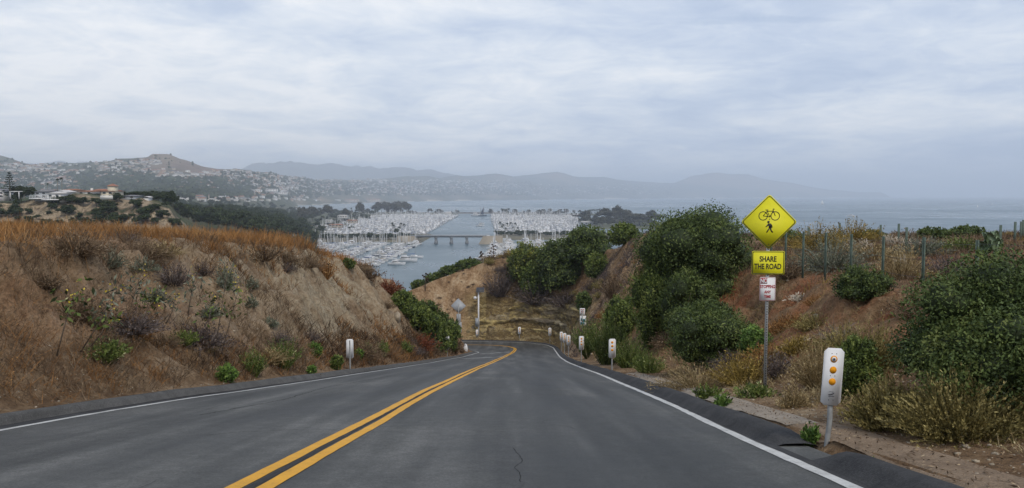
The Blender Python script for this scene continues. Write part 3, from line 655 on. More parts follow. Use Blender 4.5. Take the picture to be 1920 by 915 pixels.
# weeds on the left face
x, y = pick(8000, -20, -5, 5, 78, lambda x, y, R, L, hc, hl, hr, rk: np.where((L > 1.0) & (hc > .2), np.clip(.80-1.0*sstep(17, 27, y)*sstep(1.2, 2.4, hl)+fbm(x*.45, y*.45, 27)*5+.5*(hl < 1.6), 0, 1), 0), 203)
scatter('dry_weeds_left_face', x, y, lambda x, y: .28+.55*vnoise(x*.7, y*.7, 28), lambda x, y: .34+.9*fbm(x*.5, y*.5, 29), B_BROWN, 24, .17, .008, 303, .6, .25, nl=2, leaf=.035, label='low brown dry weeds scattered over the left cut face', cat_='weeds')
x, y = pick(3600, -20, -5, 5, 60, lambda x, y, R, L, hc, hl, hr, rk: np.where((L > .95) & (hc > .2), np.clip(.4+fbm(x*.5, y*.5, 37)*4.5+.5*(hl < 1.4)-.7*sstep(20, 26, y)*(hl > 2), 0, 1), 0), 204)
scatter('rusty_weeds_left_face', x, y, lambda x, y: .28+.45*vnoise(x*.7, y*.7, 38), lambda x, y: .36+.8*fbm(x*.5, y*.5, 39), B_RUST, 24, .17, .007, 304, .55, .25, nl=2, leaf=.03, label='rusty dry weeds along the foot of the left bank', cat_='weeds')
# right side: verge, face, plateau
x, y = pick(10000, 4, 16, 4, 70, lambda x, y, R, L, hc, hl, hr, rk: np.where((R > 1.7) & (hc > .1), np.clip(.40+fbm(x*.8, y*.8, 47)*2.6+.3*(R < 3.2)*(R > 2.1), 0, 1), 0), 205)
scatter('dry_weeds_right_face', x, y, lambda x, y: .14+.26*vnoise(x*.8, y*.8, 48), lambda x, y: .5+.8*fbm(x*.5, y*.5, 49), B_TAN, 18, .14, .007, 305, .7, .3, nl=2, leaf=.03, label='tan dry weeds scattered over the right cut face', cat_='weeds')
x, y = pick(7000, 8, 60, 8, 92, lambda x, y, R, L, hc, hl, hr, rk: np.where((R > 3) & (hc < .25), np.clip(.75+fbm(x*.25, y*.25, 57)*2, .1, 1), 0), 206)
scatter('plateau_brush', x, y, lambda x, y: .30+.40*vnoise(x*.35, y*.35, 58), lambda x, y: .45+.9*fbm(x*.3, y*.3, 59), B_BROWN, 20, .25, .009, 306, .5, .2, nl=2, leaf=.04, label='brown low brush covering the right plateau behind the fence', cat_='dry brush')
x, y = pick(3600, 9, 60, 9, 85, lambda x, y, R, L, hc, hl, hr, rk: np.where((R > 3) & (hc < .2), np.clip(fbm(x*.35, y*.35, 67)*4, 0, 1), 0), 207)
scatter('plateau_dry_grass', x, y, lambda x, y: .30+.30*vnoise(x*.4, y*.4, 68), lambda x, y: .5+.6*fbm(x*.3, y*.3, 69), B_GOLD, 20, .25, .009, 307, .5, .2, nl=2, leaf=.04, label='yellow dry tufts over the right plateau behind the fence', cat_='grass')
x, y = pick(4500, -12, 20, 60, 128, lambda x, y, R, L, hc, hl, hr, rk: np.where((R > 1.2) & (rk < .15) & ~((x < -3.5) & (y > 111)), np.clip(.35+fbm(x*.3, y*.3, 77)*3, 0, 1), 0), 208)
scatter('dark_brush_far_bank', x, y, lambda x, y: .35+.5*vnoise(x*.4, y*.4, 78), lambda x, y: .45+.9*fbm(x*.3, y*.3, 79), B_MAUVE, 22, .35, .009, 308, .8, .3, nl=3, leaf=.08, label='dark purplish brush on the bank above the far bend', cat_='dry brush')
# stones
def stones(name, x, y, smin_, smax, mat, seed, label):
    r = np.random.default_rng(seed); z = land(x, y); parts = []
    for a, b, c in zip(x, y, z):
        s = smin_+(smax-smin_)*r.random()**3; parts.append(blob(np.array([a, b, c+s*.15]), np.array([s, s*(.6+.5*r.random()), s*.55]), .5, r, 6, 4, .2))
    V, Fc, v = cat(parts); return tag(link(name, raw_mesh(name, V, Fc, mat)), label, 'stones', kind='stuff')
STONE = M_plain('pale_stone', (.34, .29, .22), .95, .1, .35, 5)
x, y = pick(2600, -18, 14, 5, 70, lambda x, y, R, L, hc, hl, hr, rk: np.where((np.maximum(R, L) > 1.0) & (hc > 0), .45, 0), 210, 1.4)
stones('loose_stones', x, y, .015, .10, STONE, 310, 'small pale stones strewn over the cut banks')
r_ = np.random.default_rng(5); yy = 5+14*r_.random(900)**1.2; xx = np.interp(yy, RIGHT[:, 1][:200], RIGHT[:, 0][:200])+1.3+2.2*r_.random(900)
stones('verge_gravel', xx, yy, .01, .045, STONE, 311, 'loose gravel and chips on the right verge')

r_ = np.random.default_rng(15); n_ = 7000; yy = 4+26*r_.random(n_)**1.3; xx = np.interp(yy, RIGHT[60:260, 1], RIGHT[60:260, 0])+.62+2.9*r_.random(n_)**1.2
c_ = np.c_[xx, yy, fastZ(xx, yy)+.028]; V, Fc, v = leaves(c_, np.tile([0, 0, 1.], (n_, 1)), .045, np.clip(r_.normal(.45, .3, n_), 0, 1), r_, .35, .35)
tag(link('leaf_litter', raw_mesh('leaf_litter', V, Fc, B_BROWN, attr={'v': ('FACE', v)})), 'dry twigs and leaf litter on the right verge', 'litter', kind='stuff')
yy = 5+60*r_.random(1100)**1.2; k_ = (yy > 5); xl = np.interp(yy, LEFT[:, 1][:420], LEFT[:, 0][:420])-.75-.7*r_.random(1100)
stones('kerb_grit', xl, yy, .008, .03, STONE, 312, 'loose grit and small stones behind the left kerb')
# ------------------------------------------------------------------ shrubs of the right bank
at_px(1874, 745, 400, 254, 'dark', 'largest leafy green bush at the right edge of the photo', dens=1.1, name='leafy_bush')
at_px(1320, 560, 235, 172, 'dark', 'big dark dome-shaped bush on the bank crest left of the yellow signs', name='leafy_bush', dens=1.2)
at_px(1232, 612, 95, 200, 'mid', 'tall bush with yellow-green top at the left flank of the dome bush', name='leafy_bush', Yd=33, dens=1.2)
at_px(1285, 590, 110, 120, 'dark', 'dark bush filling the slope under the dome bush', name='leafy_bush', Yd=31, dens=1.1)
at_px(1335, 684, 175, 122, 'dark', 'low dark green bush at the bank foot left of the sign post', name='leafy_bush', dens=1.2)
at_px(1415, 665, 60, 55, 'bright', 'small bright green bush beside the sign post', name='leafy_bush')
at_px(1612, 560, 105, 66, 'dark', 'dark green bush on the bank edge under the fence', name='leafy_bush')
at_px(1604, 742, 85, 112, 'mid', 'yellow-green bush right behind the nearest reflector marker', name='leafy_bush')
at_px(1800, 820, 215, 140, 'olive', 'big feathery tan bush on the right verge at the foot of the largest green bush', 'brush', dens=2.4)
at_px(1665, 805, 130, 120, 'olive', 'feathery olive bush between the nearest reflector marker and the big tan one', 'brush', dens=2.2)
at_px(1645, 700, 90, 110, 'olive', 'tall dull olive brush behind the feathery verge bushes', 'brush', dens=1.8)
at_px(1535, 725, 100, 105, 'tan', 'dry tan brush left of the nearest reflector marker', 'brush', dens=1.6)
at_px(1487, 765, 55, 58, 'tan', 'small tan brush between sign post and nearest reflector marker', 'brush', dens=1.4)
at_px(1580, 650, 105, 66, 'dead', 'bare dead grey branches lying on the right bank', 'dead branches', name='dead_branches')
at_px(1910, 800, 70, 90, 'olive', 'olive brush cut off by the right edge of the photo', 'brush', dens=1.8)
at_px(1310, 728, 150, 52, 'tan', 'spreading patch of dry tan brush at the verge left of the sign post', 'brush', dens=1.8)
at_px(1395, 722, 110, 80, 'gold', 'golden dry brush just left of the sign post', 'brush', dens=1.5)
at_px(1460, 705, 60, 60, 'mauve', 'grey twiggy brush right of the sign post', 'brush')
at_px(1330, 745, 50, 30, 'green_stems', 'low green weed patch on the verge below the low dark bush', 'weeds', name='weed')
at_px(1420, 745, 70, 36, 'green_stems', 'low green weeds around the foot of the sign post', 'weeds', name='weed')
for q in [(1355, 764, 30, 32, 'leafy green weed growing from the concrete gutter'), (1519, 842, 30, 60, 'tall green weed in the gap of the right kerb'), (1637, 868, 34, 16, 'tiny green sprig behind the near kerb')]:
    at_px(*q[:4], 'bright_stems', q[4], 'weed', name='weed', dens=.6)
# plateau behind the fence
for q in [(1560, 505, 150, 78, 'sagebrush', 'grey sagebrush leaning over the bank edge under the fence', 'brush'), (1530, 470, 130, 58, 'gold', 'golden brown bush behind the second fence bay', 'brush'),
          (1600, 455, 110, 50, 'gold', 'golden bush behind the middle fence posts', 'brush'), (1725, 480, 120, 50, 'sagebrush', 'silver grey bush behind the right half of the fence', 'brush'),
          (1690, 525, 90, 80, 'tan', 'tan brush at the foot of the middle fence posts', 'brush'), (1770, 515, 110, 50, 'mauve', 'dull grey brush in front of the right fence posts', 'brush'), (1640, 490, 90, 44, 'tan', 'pale brush behind the fence above the dark bush', 'brush'),
          (1480, 520, 70, 50, 'brown', 'brown twiggy brush right behind the share the road plate', 'brush'), (1800, 470, 80, 34, 'green_stems', 'green weeds behind the right fence posts', 'weeds')]:
    at_px(*q[:5], q[5], q[6], name='weed' if q[6] == 'weeds' else 'brush', dens=1.5)
for q in [(1560, 440, 70, 18, 'mauve', 'leftmost grey bush on the skyline behind the fence'), (1632, 438, 60, 18, 'dark', 'dark bush on the plateau skyline above the middle fence'), (1700, 440, 80, 17, 'brown', 'brown bush on the plateau skyline right of the middle'),
          (1750, 443, 60, 22, 'dark', 'green bush on the plateau skyline behind the right fence posts'), (1815, 443, 70, 20, 'dark', 'dark green mound on the plateau skyline left of the cactus'), (1480, 441, 60, 20, 'mid', 'green bush on the skyline right of the diamond sign')]:
    at_px(*q[:5], q[5], 'shrub', name='shrub', Yd=48+8*random.random())
for q in [(1600, 470, 40, 20), (1620, 462, 34, 16), (1665, 430+32, 26, 26), (1580, 458, 40, 22), (1700, 460, 60, 22), (1690, 498, 22, 30), (1500, 560, 50, 14), (1755, 448, 50, 16)]:
    at_px(*q, 'flowers', 'clump of pale dried flower heads on the plateau behind the fence', 'flowers', name='dried_flowers', group='pale dried flower clumps behind the fence', dens=.5)
# far part of the right bank
for q in [(1052, 543, 100, 92, 'dark', 'big dark hedge-like bush on the crest above the far bend'), (1100, 500, 90, 70, 'dark', 'dark bush joining the big hedge-like bush on its right'), (985, 528, 66, 72, 'yellow', 'yellow-green bush at the left end of the crest above the bend'), (1000, 560, 50, 60, 'mid', 'leafy bush hanging below the crest above the bend'),
          (1135, 470, 85, 55, 'yellow', 'yellow-green bush on the crest left of the dome bush'), (1170, 460, 60, 40, 'mid', 'small bush on the crest touching the dome bush'), (1118, 520, 40, 46, 'mid', 'light green bush beside the brown one under the crest'),
          (1095, 592, 30, 36, 'dark', 'small dark round bush above the far sign pair'), (1150, 560, 50, 60, 'brown', 'brown brush in the middle of the right bank'), (1062, 578, 80, 34, 'mauve', 'dark purplish brush lying on the sandstone ledge'),
          (1000, 572, 80, 44, 'mauve', 'dark twiggy brush above the yellow sandstone'), (940, 560, 70, 60, 'mauve', 'dark brush right of the solar pole'), (1165, 640, 70, 90, 'mid', 'green bush on the bank foot behind the reflector markers'), (1020, 520, 50, 50, 'gold', 'golden brush left of the hedge-like bush')]:
    at_px(*q[:5], q[5], 'shrub', name='shrub' if q[4] in ('dark', 'mid', 'yellow') else 'brush', dens=1.3)
for q in [(1105, 668, 60, 80, 'tall grassy green clump under the far sign pair'), (1140, 684, 70, 110, 'tall grassy green clump behind the third reflector marker'), (1180, 690, 70, 70, 'green weedy clump right of the second reflector marker'), (1215, 700, 60, 50, 'green weeds at the foot of the bank under the tall bush')]:
    at_px(*q[:4], 'green_stems', q[4], 'tall weeds', name='tall_weeds', dens=1.8)
# ------------------------------------------------------------------ shrubs of the left bank
for q in [(425, 718, 38, 36, 'bright', 'leftmost small bright green bush along the left kerb'), (475, 702, 46, 56, 'green_stems', 'feathery green bush second along the left kerb'), (530, 690, 66, 68, 'green_stems', 'largest green bush at the left kerb with white flowers'),
          (590, 668, 32, 24, 'bright', 'small green bush left of the near marker post'), (632, 694, 22, 28, 'mid', 'small dark green bush just left of the near marker post'), (672, 676, 16, 18, 'bright', 'tiny green bush just right of the near marker post'),
          (690, 672, 26, 32, 'green_stems', 'green bush right of the near marker post'), (716, 668, 26, 34, 'green_stems', 'upright green bush halfway between the two marker posts'), (760, 662, 30, 26, 'green_stems', 'green bush left of the far marker post'),
          (585, 705, 16, 16, 'bright', 'tiny bright bush at the left kerb edge'), (345, 645, 50, 30, 'green_stems', 'low green weed patch on the left bank foot'), (200, 680, 70, 50, 'green_stems', 'dull green weed tangle low on the left bank'), (395, 590, 40, 30, 'sagebrush', 'grey green bush in the middle of the left bank'),
          (470, 575, 26, 26, 'sagebrush', 'round sage bush on the pale left face'), (505, 610, 30, 20, 'sagebrush', 'lower sage bush on the pale left face'), (652, 506, 26, 16, 'dark', 'dark green bush on the falling crest of the left bank'), (90, 545, 60, 44, 'brown', 'dark brown bush high on the left bank near the photo edge'),
          (325, 530, 70, 50, 'mauve', 'dark brush clump under the grass crest'), (495, 500, 70, 40, 'brown', 'brown brush hanging from the crest in the middle'), (610, 520, 40, 50, 'rust', 'rusty brush on the right shoulder of the left bank'), (690, 520, 50, 30, 'brown', 'brown brush on the falling crest of the left bank'), (730, 552, 50, 36, 'red', 'red brown brush at the lower crest of the left bank'),
          (790, 655, 70, 36, 'red', 'red weeds low on the left bank before the ivy'), (850, 662, 34, 46, 'brown', 'round brown bush on the inside of the bend')]:
    at_px(*q[:5], q[5], 'shrub', name='shrub' if q[4] in ('bright', 'mid', 'sage', 'dark') else 'brush', dens=1.4)
# dry brush clumps: six kinds copied over the left bank and the right one
def clump_kinds(specs, tagname):
    out = []
    for i, (mt, w_, h_, n_, kw) in enumerate(specs): out.append(brushy('stems', w_, h_, n_, mt, 900+i+len(tagname), width=.014, nl=7, leaf=.045, jit=.05, **kw))
    return out
CK = clump_kinds([(B_BROWN, 1.1, .6, 300, {}), (B_RUST, 1.0, .65, 320, {}), (B_MAUVE, 1.3, .6, 300, dict(droop=.4)), (B_TAN, .9, .5, 280, {}), (B_BROWN, 1.5, .7, 400, dict(droop=.4)), (B_GOLD, .8, .45, 260, {}), (B_OLIVE, 1.0, .55, 300, {})], 'l')
def clumps(n, x0, x1, y0, y1, dens, seed, name, label, group, cat_='brush', big=1.0, ks=(0, 0, 1, 1, 2, 3, 4, 4, 5, 6)):
    x, y = pick(n, x0, x1, y0, y1, dens, seed, 1.2); z = fastZ(x, y); rr = random.Random(seed)
    for a, b_, c in zip(x, y, z):
        root = empty(name, (a, b_, c-.05), rr.random()*6.28, label, cat_, group); s_ = rr.uniform(.55, 1.25)*big; root.scale = (s_, s_, s_*rr.uniform(.8, 1.2)); link('stems', CK[rr.choice(ks)], root)
clumps(700, -19, -6, 7, 70, lambda x, y, R, L, hc, hl, hr, rk: np.where((L > 1.3) & (hc > .1), np.clip(.50-.95*sstep(18, 27, y)*sstep(1.5, 2.5, hl)*(hc > 1.2)+fbm(x*.4, y*.4, 88)*3, 0, 1)*.85, 0), 701, 'dry_brush', 'dry brown brush clump on the left cut bank', 'dry brush clumps on the left bank', big=1.15, ks=(0, 0, 0, 4, 4, 4, 2, 2, 1, 1, 3))
clumps(330, 5, 13, 7, 80, lambda x, y, R, L, hc, hl, hr, rk: np.where((R > 2.9) & (hc > .1) & ~((y < 13) & (x > 6)), np.clip(.40+fbm(x*.5, y*.5, 89)*1.5, 0, 1), 0), 702, 'dry_brush', 'dry brown brush clump on the right cut bank', 'dry brush clumps on the right bank')
clumps(300, -10, 12, 90, 126, lambda x, y, R, L, hc, hl, hr, rk: np.where((R > 2.5) & ~((x < -4) & (y > 112)), np.clip(.75+fbm(x*.3, y*.3, 90)*1.5-.9*(hr < 6)*(R < 6), 0, 1), 0), 703, 'dry_brush', 'dark dry brush clump above the sandstone of the far bend', 'dry brush clumps above the far bend', big=1.9, ks=(0, 2, 2, 2, 4, 5, 6, 6))
bx, by = pick(130, -13, -5, 112, 124, lambda x, y, R, L, hc, hl, hr, rk: np.where(R > 2.5, .5, 0), 705)
for a, b_, c in zip(bx, by, fastZ(bx, by)):
    root = empty('dry_tuft', (a, b_, c-.05), 0, 'tiny dark tuft dotted over the bare hill left of the solar pole', 'brush', 'tufts on the bare hill'); s_ = random.uniform(.3, .7); root.scale = (s_,)*3; link('stems', CK[random.choice([0, 2, 4])], root)
for i, q in enumerate([(757, 588, 50, 44), (775, 612, 56, 50), (797, 635, 60, 56), (820, 655, 56, 60), (842, 655, 40, 52), (800, 606, 50, 40), (826, 628, 46, 44), (846, 640, 34, 40)]):
    at_px(*q, 'dark' if i > 4 else 'mid', ['upper green creeper mound on the left bank end', 'second green creeper mound down the left bank end', 'third green creeper mound down the left bank end', 'lowest green creeper mound beside the far marker post', 'dark bush touching the back-facing diamond sign post', 'upper dark bush behind the creeper', 'middle dark bush behind the creeper', 'lowest dark bush behind the creeper'][i], 'creeper', name='creeper_bush', dens=1.4)
for q in [(760, 545, 40, 24, 'mid', 'green bush in the notch below the harbour'), (790, 530, 40, 16, 'dark', 'dark bush at the left foot of the bare hill'), (818, 522, 40, 16, 'dark', 'low green bush left on the bare hill skyline'), (850, 508, 50, 16, 'dark', 'low green bush on the bare hill skyline'), (880, 499, 56, 16, 'dark', 'green bush on top of the bare hill skyline'), (925, 496, 44, 14, 'brown', 'brown bush right on the bare hill skyline'), (955, 488, 40, 18, 'gold', 'golden bush where the bare hill meets the crest')]:
    at_px(q[0], q[1], q[2], q[3], q[4], q[5], 'shrub', name='shrub' if q[4] in ('mid', 'dark') else 'brush', Yd=122 if q[0] > 770 else 100)

# tall tobacco stalks on the left bank: bare leaning stem, leafy yellow-flowered head
def stalk(px, py, tx, ty, label, head=1.0):
    p = hit(px, py); q = P(tx, ty, p[1]+.2); s = sd(); r = np.random.default_rng(s)
    root = empty('tall_stalk_plant', tuple(p), 0, label, 'tall plant', 'tall leafy stalks leaning over the left bank')
    top = Vector(q-p); mb = MB(); mid = top*.5+Vector((.06*random.uniform(-1, 1), .05, -.05)); mb.tube([(0, 0, -.1), mid, top], [.016, .012, .006], 5)
    for k in range(3):
        a = top*(.6+.12*k); b = a+Vector((random.uniform(-.35, .35), random.uniform(-.2, .2), .3)); mb.tube([a, b], [.008, .004], 4)
    mb.build('stem', BARK, root)
    n = int(60*head); t = .55+.5*r.random(n); c = np.array(top)[None]*t[:, None]+r.normal(size=(n, 3))*np.array([.17, .15, .13])*head
    V, Fc, v = leaves(c, rdir(n, r, .5), .13, np.clip(.35+.25*r.normal(size=n), 0, .97), r, .38)
    n = 16; c = np.array(top)[None]+r.normal(size=(n, 3))*.12*head; V2, F2, v2 = leaves(c, rdir(n, r, .5), .05, np.ones(n), r, .6)
    link('foliage', raw_mesh('foliage', np.r_[V, V2], np.r_[Fc, F2+len(V)], [G_SAGE if s % 2 else G_MID, YELF], mi=[0]*len(Fc)+[1]*len(F2), attr={'v': ('FACE', np.r_[v, v2])}), root)
YELF = M_leaf('yellow_flowers', [(0, (.5, .38, .03)), (1, (.62, .48, .05))])
for i, q in enumerate([(104, 672, 142, 545), (146, 668, 215, 540), (160, 660, 205, 590), (236, 612, 262, 520), (262, 612, 285, 560), (308, 622, 330, 555), (384, 655, 398, 560), (400, 668, 428, 500), (412, 672, 448, 540), (352, 590, 366, 520)]):
    stalk(*q, ['tall leaning stalk plant nearest the left photo edge', 'long leaning stalk plant second from the left edge', 'short forked stalk beside the long leaning one', 'thin stalk plant under the yellow flowers', 'short thin stalk right of the thin one', 'thin stalk standing in the middle of the left bank', 'left stalk of the leafy trio over the green weeds', 'tallest stalk of the leafy trio', 'right stalk of the leafy trio', 'upper short stalk above the leafy trio'][i])
for q in [(205, 500, 60, 44, 'leafy weed with yellow flowers at the grass crest'), (270, 505, 50, 34, 'leafy weed right of the yellow flowers'), (295, 560, 40, 30, 'leafy weed hanging on the left face'), (425, 540, 40, 60, 'tall leafy weed above the stalks'), (470, 545, 30, 26, 'small leafy weed on the pale face')]:
    at_px(*q[:4], 'sagebrush', q[4], 'weed', name='leafy_weed', dens=.5)

# agave flower stalks
def agave(px, py, hpx, Y, label):
    p = P(px, py, Y); p[2] = HZ(p[0], p[1]); h = hpx*Y/F; root = empty('agave_stalk', tuple(p), 0, label, 'agave')
    mb = MB(); mb.tube([(0, 0, -.2), (.02*h, 0, h*.5), (0, 0, h)], [.07, .05, .025], 6); mb.build('stem', BARK, root)
    r = np.random.default_rng(sd()); mb = MB()
    for k in range(9):
        z = h*(.45+.5*k/9); a = r.random()*6.28; L = .75*(1.15-z/h*.8); e = (math.cos(a)*L, math.sin(a)*L, z+.25)
        mb.tube([(0, 0, z), e], [.025, .015], 4); mb.tube([(e[0], e[1], e[2]-.05), (e[0], e[1], e[2]+.16)], [.16, .10], 6)
    mb.build('flower_branch', B_BROWN, root)
for i, q in enumerate([(748, 530, 40, 100, 'tall branching agave stalk against the water left of the bare hill'), (797, 532, 32, 118, 'agave stalk at the left foot of the bare hill'), (832, 517, 24, 123, 'short agave stalk on the left of the bare hill skyline'), (885, 500, 22, 124, 'thin agave stalk on the bare hill skyline'), (904, 498, 26, 124, 'thin agave stalk in front of the moored boats'), (925, 496, 36, 124, 'tallest agave stalk right on the bare hill skyline')]): agave(*q)

# prickly pear
PAD = M_leaf('cactus_pads', [(0, (.05, .08, .04)), (.5, (.10, .15, .075)), (1, (.20, .26, .14))], .5, .4)
def cactus(px, py, wpx, hpx, label, Yd=None, n=40, ph=.28):
    p = hit(px, py) if Yd is None else np.append(P(px, py, Yd)[:2], 0)
    if Yd is not None: p[2] = HZ(p[0], p[1])
    w_ = wpx*p[1]/F; h_ = hpx*p[1]/F; root = empty('prickly_pear_cactus', tuple(p), 0, label, 'cactus'); r = random.Random(sd())
    ends = [(r.uniform(-w_/3, w_/3), r.uniform(-w_/4, w_/4), 0, r.uniform(-.5, .5)) for _ in range(max(3, n//6))]
    for k in range(n):
        bx, by, bz, ln = r.choice(ends[-14:]); L = ph*r.uniform(.7, 1.2); a = r.uniform(0, 3.14); tl = ln+r.uniform(-.6, .6)
        if bz+L > h_: continue
        mb = MB(); vs = []; fs = []; m = 10
        for s_ in (-1, 1):
            for i in range(m):
                t = 2*math.pi*i/m; u = math.sin(t)*L*.36; vv_ = L/2-math.cos(t)*L/2; th = .028*s_
                x_ = u*math.cos(a)+math.sin(tl)*vv_+th*math.sin(a); y_ = u*math.sin(a)-th*math.cos(a); vs.append((bx+x_, by+y_, bz+vv_*math.cos(tl)))
        fs = [tuple(range(m)), tuple(range(2*m-1, m-1, -1))]+[(i, (i+1) % m, m+(i+1) % m, m+i) for i in range(m)]
        me = raw_mesh('pad', np.array(vs), fs, PAD, attr={'v': ('FACE', np.full(len(fs), r.random()))}); link('pad', me, root)
        ends.append((bx+math.sin(tl)*L*.95, by, bz+L*.93*math.cos(tl), tl*.6))
cactus(1856, 470, 60, 60, 'prickly pear cactus with raised pads on the plateau skyline', 30, 60, .42)
cactus(775, 590, 46, 64, 'dark prickly pear thicket below the notch on the left', 84, 80, .5)
cactus(985, 545, 40, 40, 'prickly pear growing below the crest above the bend', None, 60, .5)
